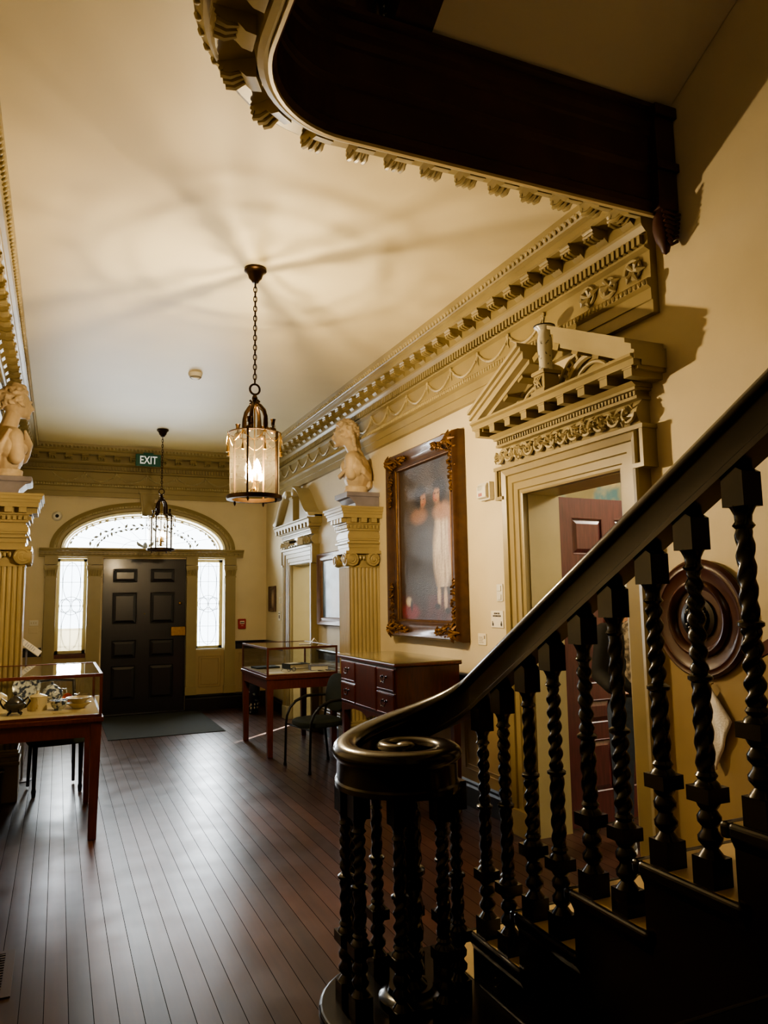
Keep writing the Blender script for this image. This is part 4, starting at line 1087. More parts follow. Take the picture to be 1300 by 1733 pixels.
# ================================================================== LANTERNS
def lantern(name, label, x, y, zt, zb, rad, hang, bulbmat, z_ring):
    t = thing(name, label, 'lantern', (x, y, 0))
    MB().lathe([(0, ZC - .0005), (.075, ZC - .0005), (.078, ZC - .018), (.06, ZC - .03), (.052, ZC - .045), (.045, ZC - .07), (.03, ZC - .085), (.022, ZC - .10), (.0, ZC - .105)], 28).build('canopy', M['bronze'], t, smooth=True)
    # chain links
    z = ZC - .10; n = max(3, int((z - z_ring) / .034)); dz = (z - z_ring) / n
    mb = MB()
    for i in range(n):
        zc = z - dz * (i + .5); c = []
        for k in range(10):
            a = 2 * PI * k / 10; u = .011 * math.cos(a); v = dz * .68 * math.sin(a); c.append((u if i % 2 else 0, 0 if i % 2 else u, zc + v))
        mb.tube(c, .0038, 5, closed=True)
    mb.tube([(.002, 0, z), (.002, 0, z_ring)], .0022, 5)
    mb.build('chain', M['bronze'], t, smooth=True)
    MB().tube([(.034 * math.cos(2 * PI * k / 20), 0, z_ring - .036 + .036 * math.sin(2 * PI * k / 20)) for k in range(20)], .0075, 8, closed=True).build('hanging_ring', M['bronze'], t, smooth=True)
    zc = z_ring - .075
    mb = MB(); mb.lathe([(.008, zc), (.016, zc - .01), (.02, zc - .025), (.012, zc - .04), (.026, zc - .055), (.022, zc - .07), (.01, zc - .09), (.0, zc - .10)], 16)
    for k in range(6):
        a = 2 * PI * k / 6; mb.ball((.03 * math.cos(a), .03 * math.sin(a), zc - .045), .009, 6, 5); mb.ball((.03 * math.cos(a), .03 * math.sin(a), zc - .066), .008, 6, 5)
    mb.build('crown', M['bronze'], t, smooth=True)
    zk = zc - .06; H = zk - zt
    na = 3; angs = [R(-68 + 120 * k) for k in range(na)]
    angs = [R(210), R(330), R(90)]
    angs = [R(-118), R(-62 + 15), R(55), R(128)]
    for a in angs:
        c, s_ = math.cos(a), math.sin(a)
        pr = [(.015, zk), (.045, zk - .02), (.075, zk - .055), (.088, zk - .10), (.088, zk - .15), (.088, zk - .20), (.092, zt + .05), (.108, zt + .022), (.13, zt + .025), (.145, zt + .005)]
        mb = MB(); mb.tube([(r * c, r * s_, z) for r, z in pr], [.010, .012, .013, .014, .017, .015, .013, .011, .009, .007], 7)
        for q in (.115, .14, .17): mb.ball((.092 * c, .092 * s_, zk - q), .013, 6, 5)
        mb.tube([(.02 * c, .02 * s_, zk - .02), (.06 * c, .06 * s_, zk - .06), (.08 * c, .08 * s_, zk - .11)], .003, 5)
        mb.build('scroll_arm', M['bronze'], t, smooth=True)
        q = rad * .82
        mb = MB(); mb.ball((q * c, q * s_, zt + .008), .024, 8, 6)
        mb.lathe([(.008, zt + .02), (.006, zt + .045), (.012, zt + .055), (.016, zt + .08), (.02, zt + .085), (.0, zt + .085)], 10, (q * c, q * s_))
        for sg in (-1, 1): mb.tube([(q * c, q * s_, zt + .05), (q * c - sg * s_ * .018, q * s_ + sg * c * .018, zt + .055), (q * c - sg * s_ * .022, q * s_ + sg * c * .022, zt + .035)], .0025, 5)
        mb.build('urn_finial', M['bronze'], t, smooth=True)
    MB().tube([(0, 0, zc - .05), (0, 0, zb + .16)], .005, 8).build('centre_rod', M['brass'], t)
    def ring(r, z, h, w): return [(r - w, z - h), (r, z - h), (r + .004, z), (r, z + h), (r - w, z + h), (r - w, z - h)]
    MB().lathe(ring(rad, zt, .004, .005), 40).build('top_ring', M['bronze'], t, smooth=True)
    mb = MB(); mb.lathe(ring(rad + .006, zb, .014, .035), 40)
    for a in (R(-118), R(-62 + 15), R(55), R(128)):
        mb.lathe([(0, zb - .045), (.006, zb - .035), (.009, zb - .025), (.006, zb - .013)], 8, ((rad - .01) * math.cos(a), (rad - .01) * math.sin(a)))
    mb.build('bottom_ring', M['bronze'], t, smooth=True)
    for a in angs:
        MB().box(-.007, .007, -.006, .006, zb, zt, Matrix.Translation(((rad - .002) * math.cos(a), (rad - .002) * math.sin(a), 0)) @ Matrix.Rotation(a, 4, 'Z')).build('upright_bar', M['bronze'], t)
    MB().lathe([(rad - .012, zb), (rad - .012, zt)], 48, cap=False).build('glass_cylinder', M['lampgl'], t, smooth=True)
    # chain swags and tassels
    mb = MB(); ms = 8
    for k in range(ms):
        a0 = 2 * PI * k / ms + .13; a1 = a0 + 2 * PI / ms
        mb.tube([((rad + .01) * math.cos(a0 + (a1 - a0) * j / 8), (rad + .01) * math.sin(a0 + (a1 - a0) * j / 8), zt - .01 - .065 * math.sin(PI * j / 8)) for j in range(9)], .0022, 5)
    mb.build('chain_swags', M['brass'], t, smooth=True)
    for k in range(ms):
        a = 2 * PI * k / ms + .13
        MB().tube([((rad + .012) * math.cos(a), (rad + .012) * math.sin(a), zt), ((rad + .012) * math.cos(a), (rad + .012) * math.sin(a), zt - .10)], .002, 5).lathe([(.004, zt - .10), (.006, zt - .125), (.011, zt - .14), (0, zt - .142)], 8, ((rad + .012) * math.cos(a), (rad + .012) * math.sin(a))).build('tassel', M['brass'], t, smooth=True)
    # candle cluster
    zc = zb + .10
    mb = MB(); mb.lathe([(0, zc - .06), (.01, zc - .058), (.008, zc - .05), (.016, zc - .04), (.01, zc - .01), (.012, zc + .03), (.006, zc + .06)], 12)
    for k in range(3):
        a = R(160 + 120 * k); c, s_ = math.cos(a), math.sin(a)
        mb.tube([(.01 * c, .01 * s_, zc - .03), (.03 * c, .03 * s_, zc - .055), (.042 * c, .042 * s_, zc - .045), (.043 * c, .043 * s_, zc)], .0045, 7)
        mb.lathe([(.004, zc), (.02, zc + .004), (.022, zc + .01), (.012, zc + .014)], 12, (.043 * c, .043 * s_))
    mb.build('candle_bracket', M['brass'], t, smooth=True)
    for k in range(3):
        a = R(160 + 120 * k); p = (.043 * math.cos(a), .043 * math.sin(a))
        o = MB().lathe([(.009, zc + .012), (.009, zc + .065), (0, zc + .065)], 10, p).build('candle_sleeve', M['candle'], t, smooth=True)
        MB().lathe([(0, zc + .066), (.009, zc + .068), (.021, zc + .09), (.017, zc + .118), (.006, zc + .15), (0, zc + .16)], 12, p).build('bulb', bulbmat, o, smooth=True)
    return t
lantern('hanging_lantern', 'large lit brass and glass cylinder lantern on long chain, nearest the stairs', 1.192, 4.917, 2.757, 2.318, .178, 0, M['bulb'], 3.105)
lantern('hanging_lantern', 'smaller-looking faint lantern hanging before the fanlight at far end', 1.215, 10.16, 2.768, 2.325, .172, 0, M['bulb_dim'], 3.13)

# ================================================================== PICTURES
def skinblob(c, u, v, cu, cv, ru, rv, col, soft=.3): return mixc(c, lin(col), blob(u, v, cu, cv, ru, rv, soft))
def portrait(u, v):
    n = nz_(u * 6, v * 8, 1.); c = mixc(lin('#2a221d'), lin('#4a3d33'), .5 + n * .7)
    if v < .16: c = mixc(lin('#3c2420'), lin('#54302a'), .5 + n)
    c = mixc(c, lin('#5a5048'), blob(u, v, .25, .62, .35, .3, .7) * .5)
    # left figure, dark gown
    c = skinblob(c, u, v, .37, .42, .25, .36, '#39332f', .3)
    c = skinblob(c, u, v, .37, .665, .15, .05, '#8a6650', .3); c = skinblob(c, u, v, .41, .705, .04, .05, '#8a6650', .3)
    c = skinblob(c, u, v, .40, .79, .10, .075, '#1c130e', .25); c = skinblob(c, u, v, .455, .768, .052, .052, '#a67a60', .25); c = skinblob(c, u, v, .43, .825, .085, .03, '#1c130e', .3); c = skinblob(c, u, v, .375, .77, .035, .06, '#1c130e', .3)
    c = skinblob(c, u, v, .49, .752, .018, .014, '#9c6252', .7)
    # right figure, pale gown
    gw = .13 + .05 * (1 - v)
    if .20 < v < .66:
        t = blob(u, v, .79, .43, gw, .26, .14); fold = .5 + 1.2 * nz_(u * 30, v * 5, 4.)
        c = mixc(c, mixc(lin('#a9988a'), lin('#d8cbbb'), fold), t)
    pass
    c = skinblob(c, u, v, .80, .665, .15, .055, '#a58068', .3); c = skinblob(c, u, v, .775, .71, .04, .06, '#a07860', .3); c = skinblob(c, u, v, .765, .80, .105, .078, '#1a110d', .25); c = skinblob(c, u, v, .715, .775, .053, .055, '#a9805f', .25); c = skinblob(c, u, v, .74, .838, .09, .03, '#1a110d', .3); c = skinblob(c, u, v, .79, .77, .032, .055, '#1a110d', .3)
    c = skinblob(c, u, v, .67, .765, .022, .022, '#a5685a', .6)
    for (a, b) in ((.41, .77), (.47, .77), (.68, .785), (.735, .785)): c = skinblob(c, u, v, a, b, .016, .006, '#25160f', .5)
    for (a, b) in ((.45, .735), (.70, .742)): c = skinblob(c, u, v, a, b, .02, .006, '#8f3f35', .5)
    c = skinblob(c, u, v, .93, .50, .035, .15, '#a87c62', .4)
    for (a, b) in ((.72, .15), (.83, .13)): c = skinblob(c, u, v, a, b, .03, .07, '#b6a08c', .3); 
    for (a, b) in ((.69, .085), (.86, .06)): c = skinblob(c, u, v, a, b, .05, .018, '#15100e', .3)
    # cushion and doll at lower left
    c = skinblob(c, u, v, .17, .05, .17, .05, '#7c2f35', .25); c = skinblob(c, u, v, .15, .115, .06, .028, '#c9bda8', .3); c = skinblob(c, u, v, .20, .09, .02, .04, '#1a1412', .4)
    g = .88 + .25 * nz_(u * 60, v * 90, 7.)
    return tuple(max(0, q * g) for q in c)
def framed(name, label, yc, z0, z1, half, fw, depth, fn, cm, fm, nx, nz, tilt=0, ornate=False, canvas='canvas'):
    t = thing(name, label, 'painting', (XR, yc, z0), R(-90)); H = z1 - z0
    if tilt: t.rotation_euler = (tilt, 0, R(-90))
    K = [(0, .0), (0, .55), (.06, .85), (.14, 1.0), (.24, .92), (.42, .62), (.66, .55), (.82, .62), (.90, .55), (1, .35), (1, .1)]
    vs = []; fs = []
    for o, d in K:
        e = o * fw; vs += [(-half + e, -.004 - d * depth, e), (half - e, -.004 - d * depth, e), (half - e, -.004 - d * depth, H - e), (-half + e, -.004 - d * depth, H - e)]
    for k in range(len(K) - 1):
        for j in range(4): fs.append((k * 4 + j, k * 4 + (j + 1) % 4, (k + 1) * 4 + (j + 1) % 4, (k + 1) * 4 + j))
    MB().add(vs, fs).build('frame', M[fm], t, smooth=True)
    e = fw * .98
    painted(canvas, -half + e, half - e, e, H - e, nx, nz, fn, cm, t, -.004 - depth * .22)
    if ornate:
        rr = random.Random(8)
        mb0 = MB(); e = fw * .93; y = -.004 - depth * .52
        for (a, b) in (((-half + e, e), (half - e, e)), ((half - e, e), (half - e, H - e)), ((half - e, H - e), (-half + e, H - e)), ((-half + e, H - e), (-half + e, e))):
            mb0.tube([(a[0], y, a[1]), (b[0], y, b[1])], .009, 6)
        mb0.build('gilt_slip', M['gilt'], t)
        for sx in (-1, 1):
            for sz in (0, 1):
                mb = MB(); cx = sx * (half - fw * .45); cz = H - fw * .45 if sz else fw * .45; dz = -1 if sz else 1
                for arm in (0, 1):
                    L = .34 if arm == 0 else .42
                    for k in range(16):
                        u = k / 15; px = cx - (sx * L * u if arm == 0 else 0); pz = cz + (dz * L * u if arm else 0)
                        sp = fw * .42 * (1 - u * .75)
                        for q in range(3):
                            a = rr.uniform(0, 6.28); ox, oz = rr.uniform(-sp, sp) * (1 if arm else .4), rr.uniform(-sp, sp) * (.4 if arm else 1)
                            yb = -.004 - depth * .72
                            mb.tube([(px + ox, yb, pz + oz), (px + ox + .014 * math.cos(a), yb - .02, pz + oz + .014 * math.sin(a)), (px + ox + .032 * math.cos(a), yb - .01, pz + oz + .032 * math.sin(a))], [.006, .012, .003], 5)
                for q in range(7):
                    a = q * .9; mb.tube([(cx, -depth * .8, cz), (cx + .04 * math.cos(a), -depth * 1.12, cz + .04 * math.sin(a)), (cx + .085 * math.cos(a), -depth * .9, cz + .085 * math.sin(a))], [.01, .02, .004], 6)
                mb.build('corner_ornament', M['gilt'], t, smooth=True)
    return t
framed('double_portrait', 'large dark double portrait in heavy bronzed frame with leafy corners, on right wall', 5.99, 1.27, 3.02, .70, .17, .115, portrait, M['photo'], 'giltdk', 90, 130, 0, True)
def bluepic(u, v):
    n = nz_(u * 4, v * 6, 2.); c = mixc(lin('#3d5570'), lin('#8aa7c0'), .5 + .6 * n + .25 * (v - .4))
    c = mixc(c, lin('#b7b1a4'), blob(u, v, .62, .30, .30, .34, .6) * .7); c = mixc(c, lin('#2c3036'), blob(u, v, .8, .8, .4, .3, .6) * .5)
    return c
framed('blue_grey_painting', 'bluish painting in plain brown frame beside the right pilaster', 8.50, 1.32, 2.21, .49, .10, .07, bluepic, M['bluecanvas'], 'framewd', 40, 40)
def smallpic(u, v): return mixc(lin('#3a2e25'), lin('#b39c84'), blob(u, v, .5, .5, .28, .36, .4))
framed('small_picture', 'small dark-framed picture near the far corner of right wall', 11.32, 1.47, 1.86, .17, .05, .035, smallpic, M['photo'], 'giltdk', 16, 20)

# ================================================================== DISPLAY CASES
def display_case(label, x0, x1, y0, y1, zt, zb=.855):
    cx, cy = (x0 + x1) / 2, (y0 + y1) / 2; a, b = (x1 - x0) / 2, (y1 - y0) / 2
    t = thing('display_case', label, 'display case', (cx, cy, 0))
    for sx in (-1, 1):
        for sy in (-1, 1):
            q = .036
            MB().frustum((sx * (a - .042), sy * (b - .042)), (sx * (a - q), sy * (b - q)), (.027, .027), (q, q), 0.001, .80).build('leg', M['casewood'], t, bevel=.003)
    mb = MB(); ap = .10
    for sy in (-1, 1): mb.box(-a + .06, a - .06, *sorted((sy * (b - .008), sy * (b - .035))), .80 - ap, .80)
    for sx in (-1, 1): mb.box(*sorted((sx * (a - .008), sx * (a - .035))), -b + .06, b - .06, .80 - ap, .80)
    mb.build('apron', M['casewood'], t)
    MB().box(-a - .012, a + .012, -b - .012, b + .012, .80, zb - .02).build('base_moulding', M['casewood'], t, bevel=.006)
    MB().box(-a + .018, a - .018, -b + .018, b - .018, zb - .02, zb).build('lined_deck', M['linen'], t)
    mb = MB(); q = .02
    for z0, z1 in ((zb - .02, zb), (zt - .022, zt)):
        for sy in (-1, 1): mb.box(-a, a, *sorted((sy * b, sy * (b - q))), z0, z1)
        for sx in (-1, 1): mb.box(*sorted((sx * a, sx * (a - q))), -b + q, b - q, z0, z1)
    for sx in (-1, 1):
        for sy in (-1, 1): mb.box(*sorted((sx * a, sx * (a - q))), *sorted((sy * b, sy * (b - q))), zb, zt - .022)
    mb.build('hood_frame', M['casewood'], t, bevel=.002)
    for nm, bx in (('glass_front', (-a + q, a - q, -b + .006, -b + .010, zb, zt - .02)), ('glass_back', (-a + q, a - q, b - .010, b - .006, zb, zt - .02)),
                   ('glass_side', (-a + .006, -a + .010, -b + q, b - q, zb, zt - .02)), ('glass_side', (a - .010, a - .006, -b + q, b - q, zb, zt - .02)),):
        x_0, x_1, y_0, y_1, z_0, z_1 = bx
        if nm.startswith('glass_s'): MB().add([(x_0, y_0, z_0), (x_0, y_1, z_0), (x_0, y_1, z_1), (x_0, y_0, z_1)], [(0, 1, 2, 3)]).build(nm, M['casegl'], t)
        else: MB().add([(x_0, y_0, z_0), (x_1, y_0, z_0), (x_1, y_0, z_1), (x_0, y_0, z_1)], [(0, 1, 2, 3)]).build(nm, M['casegl'], t)
    MB().add([(-a + q, -b + q, zt - .004), (a - q, -b + q, zt - .004), (a - q, b - q, zt - .004), (-a + q, b - q, zt - .004)], [(0, 1, 2, 3)]).build('glass_top', M['casegl'], t)
    return t
display_case('glazed cherry-wood table case at left edge holding tea wares', -.56, .31, 5.74, 6.90, 1.135)
display_case('glazed cherry-wood table case beside the green armchair holding books and spectacles', 2.04, 2.83, 7.82, 8.99, 1.135)
ZD = .856
def lathe_thing(name, label, cat, loc, prof, m, extra=None, rz=0, tilt=None, part='body', group=None):
    t = thing(name, label, cat, loc, rz, group)
    if tilt: t.rotation_euler = tilt
    MB().lathe(prof, 28).build(part, M[m], t, smooth=True)
    if extra: extra(t)
    return t
def handle(t, pts, m, r=.006, name='handle'): MB().tube(pts, r, 7).build(name, M[m], t, smooth=True)
# tea wares in the left case
def ex(t):
    MB().lathe([(.055, .088), (.05, .10), (.03, .118), (.012, .128), (.008, .135), (.014, .145), (.01, .158), (0, .16)], 20).build('lid', M['silver'], t, smooth=True)
    for s_ in (-1, 1): handle(t, [(s_ * .05, 0, .09), (s_ * .085, 0, .12), (s_ * .095, 0, .09), (s_ * .07, 0, .05), (s_ * .05, 0, .045)], 'silver', .007)
    for a in (45, 135, 225, 315): MB().tube([(.035 * math.cos(R(a)), .035 * math.sin(R(a)), .02), (.055 * math.cos(R(a)), .055 * math.sin(R(a)), .012), (.062 * math.cos(R(a)), .062 * math.sin(R(a)), .004)], .007, 6).build('foot', M['silver'], t, smooth=True)
lathe_thing('sugar_bowl', 'tarnished silver covered sugar bowl on little feet at front of left case', 'sugar bowl', (-.255, 5.98, ZD), [(0, .018), (.035, .02), (.05, .035), (.07, .06), (.072, .075), (.06, .085), (.062, .09), (.055, .09), (0, .088)], 'silver', ex)
def ex(t):
    handle(t, [(0, -.06, .085), (.005, -.09, .085), (.005, -.098, .05), (.0, -.065, .02)], 'cream', .006)
    MB().lathe([(.062, .096), (.066, .10), (.04, .112), (.012, .118), (.008, .13), (.012, .138), (0, .142)], 24).build('lid', M['cream'], t, smooth=True)
lathe_thing('covered_jug', 'cream covered jug with loop handle behind silver sugar bowl', 'jug', (-.115, 6.17, ZD), [(0, 0), (.066, 0), (.068, .01), (.066, .09), (.07, .098), (.062, .098), (0, .096)], 'cream', ex)
def ex(t):
    MB().lathe([(.07, .12), (.05, .135), (.015, .145), (.01, .16), (.014, .17), (0, .175)], 24).build('lid', M['cream'], t, smooth=True)
    handle(t, [(-.06, 0, .1), (-.1, 0, .1), (-.105, 0, .05), (-.065, 0, .03)], 'cream', .007)
lathe_thing('tea_caddy', 'large cream covered pot at the left end of case', 'pot', (-.40, 6.2, ZD), [(0, 0), (.085, 0), (.088, .01), (.085, .11), (.075, .12), (0, .12)], 'cream', ex)
def ex(t):
    MB().lathe([(.05, .112), (.045, .125), (.02, .138), (.008, .142), (.013, .155), (0, .162)], 24).build('lid', M['blueware'], t, smooth=True)
    MB().tube([(.06, 0, .04), (.10, 0, .07), (.125, 0, .12)], [.018, .012, .008], 8).build('spout', M['blueware'], t, smooth=True)
    handle(t, [(-.06, 0, .1), (-.11, 0, .1), (-.115, 0, .05), (-.06, 0, .03)], 'blueware', .007)
lathe_thing('teapot', 'round blue and white patterned teapot at back of left case', 'teapot', (-.02, 6.60, ZD), [(0, 0), (.045, 0), (.048, .01), (.075, .04), (.083, .07), (.07, .10), (.052, .112), (0, .11)], 'blueware', ex, R(160))
lathe_thing('tea_bowl', 'small blue and white bowl at front of left case', 'bowl', (.03, 6.09, ZD), [(0, 0), (.03, 0), (.03, .01), (.048, .025), (.06, .06), (.063, .072), (.059, .072), (.045, .03), (0, .014)], 'blueware')
for i, (lb, z) in enumerate((('lower of two pale patterned saucers stacked in left case', 0), ('upper pale patterned saucer resting on another in left case', .037))):
    lathe_thing('saucer', lb, 'saucer', (.165, 6.13 + .01 * i, ZD + z + .0005), [(0, 0), (.045, 0), (.047, .008), (.085, .036), (.088, .042), (.083, .042), (.045, .014), (0, .009)], 'cream', group='stacked saucers')
o = lathe_thing('tea_cup', 'orange painted cup lying tipped behind the saucers', 'cup', (.11, 6.40, ZD + .036), [(0, 0), (.02, 0), (.022, .006), (.034, .025), (.038, .05), (.036, .05), (.03, .025), (0, .01)], 'orange', tilt=(R(55), R(-50), 0))
lathe_thing('glass_cup', 'small clear glass bowl at right rear of left case', 'bowl', (.20, 6.55, ZD), [(0, 0), (.028, 0), (.028, .006), (.012, .014), (.05, .03), (.056, .06), (.054, .06), (.045, .03), (0, .02)], 'lampgl')
lathe_thing('serving_plate', 'pale blue plate propped upright at rear of left case', 'plate', (-.21, 6.78, ZD + .105), [(0, 0), (.07, .0), (.105, .014), (.103, .019), (.07, .007), (0, .006)], 'blueware', tilt=(R(70), 0, 0))
# books, papers and spectacles in the right case
def flat(name, label, cat, cx, cy, z, w, d, h, rz, m, group=None):
    t = thing(name, label, cat, (cx, cy, z), rz, group); MB().box(-w / 2, w / 2, -d / 2, d / 2, 0, h).build('sheet' if h < .01 else 'block', M[m], t); return t
def bookish(label, cx, cy, w, d, h, rz, cover='book'):
    t = thing('book', label, 'book', (cx, cy, ZD + .0005), rz)
    mb = MB(); mb.box(-w / 2, w / 2, -d / 2, d / 2, 0, .005); mb.box(-w / 2, w / 2, -d / 2, d / 2, h - .005, h); mb.box(-w / 2, -w / 2 + .006, -d / 2, d / 2, 0, h); mb.build('cover', M[cover], t)
    MB().box(-w / 2 + .006, w / 2 - .006, -d / 2 + .005, d / 2 - .005, .005, h - .005).build('pages', M['paper'], t); return t
bookish('thick dark green book near middle of right case', 2.54, 8.42, .26, .22, .055, R(8))
t = bookish('grey-blue bound book at right end of right case', 2.70, 8.10, .20, .20, .05, R(-10), 'greystone')
flat('open_letter', 'open letter lying on the green book in right case', 'paper', 2.50, 8.43, ZD + .057, .14, .13, .002, R(18), 'paper')
flat('handbill', 'tan handbill lying flat in middle of right case', 'paper', 2.52, 8.13, ZD + .0005, .26, .16, .002, R(5), 'cream')
flat('booklet', 'white booklet at the near left corner of right case', 'paper', 2.17, 7.98, ZD + .0005, .18, .2, .004, R(0), 'paper')
flat('booklet', 'white booklet at front right of right case below the handbill', 'paper', 2.62, 7.93, ZD + .0005, .28, .12, .003, R(3), 'paper')
flat('tray', 'dark flat folder along the back left of right case', 'folder', 2.24, 8.66, ZD + .0005, .28, .22, .018, R(4), 'book')
sp = thing('spectacles', 'pair of dark wire spectacles standing open in right case', 'spectacles', (2.37, 8.03, ZD + .026), R(20))
mb = MB()
for sx in (-1, 1):
    mb.tube([(sx * .032 + .024 * math.cos(2 * PI * k / 16), 0, .022 * math.sin(2 * PI * k / 16)) for k in range(16)], .003, 5, closed=True)
    mb.tube([(sx * .057, 0, .006), (sx * .06, .05, .008), (sx * .058, .10, -.0), (sx * .056, .115, -.022)], .0028, 5)
mb.tube([(-.009, 0, .004), (0, -.004, .009), (.009, 0, .004)], .003, 5); mb.build('wire_frame', M['iron'], sp, smooth=True)
for k, (x, y, r_) in enumerate(((2.66, 7.88, 30), (2.75, 7.90, 20))):
    t = thing('pen', 'dark pen lying at front of right case, %s of two' % ('left' if k == 0 else 'right'), 'pen', (x, y, ZD + .009), R(r_)); MB().tube([(0, -.045, 0), (0, .02, 0), (0, .045, 0)], [.002, .005, .005], 8).build('barrel', M['blackp'], t)
cd = thing('card_holder', 'small folded white card standing on top of right case', 'card', (2.70, 8.24, 1.136), R(-15))
MB().prism([(-.055, 0), (0, .065), (.055, 0), (.051, 0), (0, .06), (-.051, 0)], -.06, .06, 'y').build('card', M['paper'], cd)
MB().box(-.17, -.02, -.05, .07, .0005, .0025).build('leaflet', M['paper'], cd)
# label stand behind left case
ls = thing('label_stand', 'slim stand with tilted white text panel behind the left case', 'label stand', (-.29, 7.95, -.0))
MB().lathe([(0, .001), (.09, .001), (.09, .008), (.02, .012), (.009, .02), (.009, 1.22), (0, 1.22)], 20, (.03, 0)).build('post', M['greystone'], ls, smooth=True)
pm = Matrix.Translation((.03, 0, 1.275)) @ Matrix.Rotation(R(35), 4, 'Y')
pn = MB().box(-.15, .15, -.055, .055, -.004, .004).build('text_panel', M['paper'], ls); pn.matrix_local = Matrix.Translation((.03, 0, 1.25)) @ Matrix.Rotation(R(38), 4, 'Y') @ Matrix.Rotation(R(25), 4, 'X')
mb = MB()
for k in range(9): mb.box(-.12 + .022 * k + (.02 if k > 3 else 0), -.108 + .022 * k + (.02 if k > 3 else 0), -.042, .042 - .02 * (k % 3 == 2), .0045, .0055)
mb.build('text_lines', mat('pale_grey_print', '#b9bcc0', .7), pn)

# ================================================================== SEATING AND CHEST
ac = thing('armchair', 'black steel armchair with dark green oval seat and back beside the chest', 'armchair', (2.395, 7.22, 0), R(-80))
# local: faces -y; width along x
o = MB()
vs = []; n = 28
mb = MB()
for z, f_ in ((.405, .90), (.412, .98), (.43, 1.0), (.455, .97), (.466, .86), (.47, .5)):
    pass
def selip(rx, ry, z, n=32, p=.75): return [(rx * math.copysign(abs(math.cos(2 * PI * i / n)) ** p, math.cos(2 * PI * i / n)), ry * math.copysign(abs(math.sin(2 * PI * i / n)) ** p, math.sin(2 * PI * i / n)), z) for i in range(n)]
def loft(rings, m, name, parent, mtx=None):
    n = len(rings[0]); vs = [v for r in rings for v in r]; fs = [tuple(reversed(range(n))), tuple((len(rings) - 1) * n + i for i in range(n))]
    for j in range(len(rings) - 1):
        for i in range(n): fs.append((j * n + i, j * n + (i + 1) % n, (j + 1) * n + (i + 1) % n, (j + 1) * n + i))
    if mtx: vs = [mtx @ Vector(v) for v in vs]
    return MB().add(vs, fs).build(name, m, parent, smooth=True)
loft([selip(.24 * f_, .235 * f_, z) for z, f_ in ((.405, .88), (.412, .97), (.43, 1.0), (.455, .98), (.468, .88), (.473, .5))], M['fabric'], 'seat', ac)
loft([selip(.215 * f_, .19 * f_, z) for z, f_ in ((-.03, .88), (-.02, .98), (0, 1.), (.02, .97), (.03, .85), (.034, .4))], M['fabric'], 'backrest', ac, Matrix.Translation((0, .235, .70)) @ Matrix.Rotation(R(80), 4, 'X'))
for sx in (-1, 1):
    mb = MB(); x = sx * .262
    pts = [(x, -.22, .02), (x, -.21, .40), (x, -.205, .46)]
    for i in range(1, 10):
        a = PI / 2 * i / 9; pts.append((x, -.205 + .30 * math.sin(a) * .9, .46 + .20 * (math.sin(a)) ** .8))
    pts = [(x, -.225, 0.015), (x, -.215, .40), (x, -.205, .48), (x, -.17, .56), (x, -.10, .62), (x, 0, .655), (x * .98, .12, .66), (x * .92, .20, .66), (x * .70, .235, .665)]
    mb.tube(pts, .0125, 10); mb.build('arm_and_front_leg', M['iron'], ac, smooth=True)
    MB().tube([(x, -.12, .612), (x, 0, .658), (x * .98, .10, .663)], [.014, .017, .014], 8).build('arm_pad', M['blackp'], ac, smooth=True)
    MB().tube([(x * .9, .25, .015), (x * .88, .205, .42), (x * .8, .225, .60), (x * .6, .25, .72)], .0125, 10).build('rear_leg', M['iron'], ac, smooth=True)
    for y in (-.225, .25): MB().lathe([(0, .001), (.017, .001), (.017, .02), (.013, .035)], 10, (x * (1 if y < 0 else .9), y)).build('foot_cap', M['blackp'], ac)
mb = MB(); mb.tube([(-.25, -.2, .40), (.25, -.2, .40)], .011, 8); mb.tube([(-.235, .2, .40), (.235, .2, .40)], .011, 8); mb.build('seat_rail', M['iron'], ac)

ch = thing('chest_of_drawers', 'tall-legged mahogany chest with brass drawer pulls and glass on top', 'chest', (2.62, 5.80, 0), R(-90))
# local: faces -y (hall); x from -.6 (far end, viewer left) to .6 ; depth .56
W2, D2 = .60, .27
mb = MB(); mb.box(-W2, W2, -D2, D2, .725, 1.115); mb.build('carcass', M['mahog'], ch, bevel=.004)
MB().box(-W2 - .03, W2 + .03, -D2 - .03, D2 + .01, 1.115, 1.142).build('top', M['mahog'], ch, bevel=.008)
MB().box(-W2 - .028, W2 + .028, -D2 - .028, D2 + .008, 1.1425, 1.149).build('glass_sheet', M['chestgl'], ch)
for sx in (-1, 1):
    for sy in (-1, 1): MB().frustum((sx * (W2 - .025), sy * (D2 - .025)), (sx * (W2 - .032), sy * (D2 - .032)), (.02, .02), (.03, .03), .001, .725).build('leg', M['mahog'], ch)
mb = MB(); pts = [(-W2 + .06, .726), (-W2 + .06, .66), (-.30, .70), (-.12, .70), (0, .665), (.12, .70), (.30, .70), (W2 - .06, .66), (W2 - .06, .726)]
mb.prism(pts, -D2, -D2 + .02, 'y'); mb.build('shaped_apron', M['mahog'], ch)
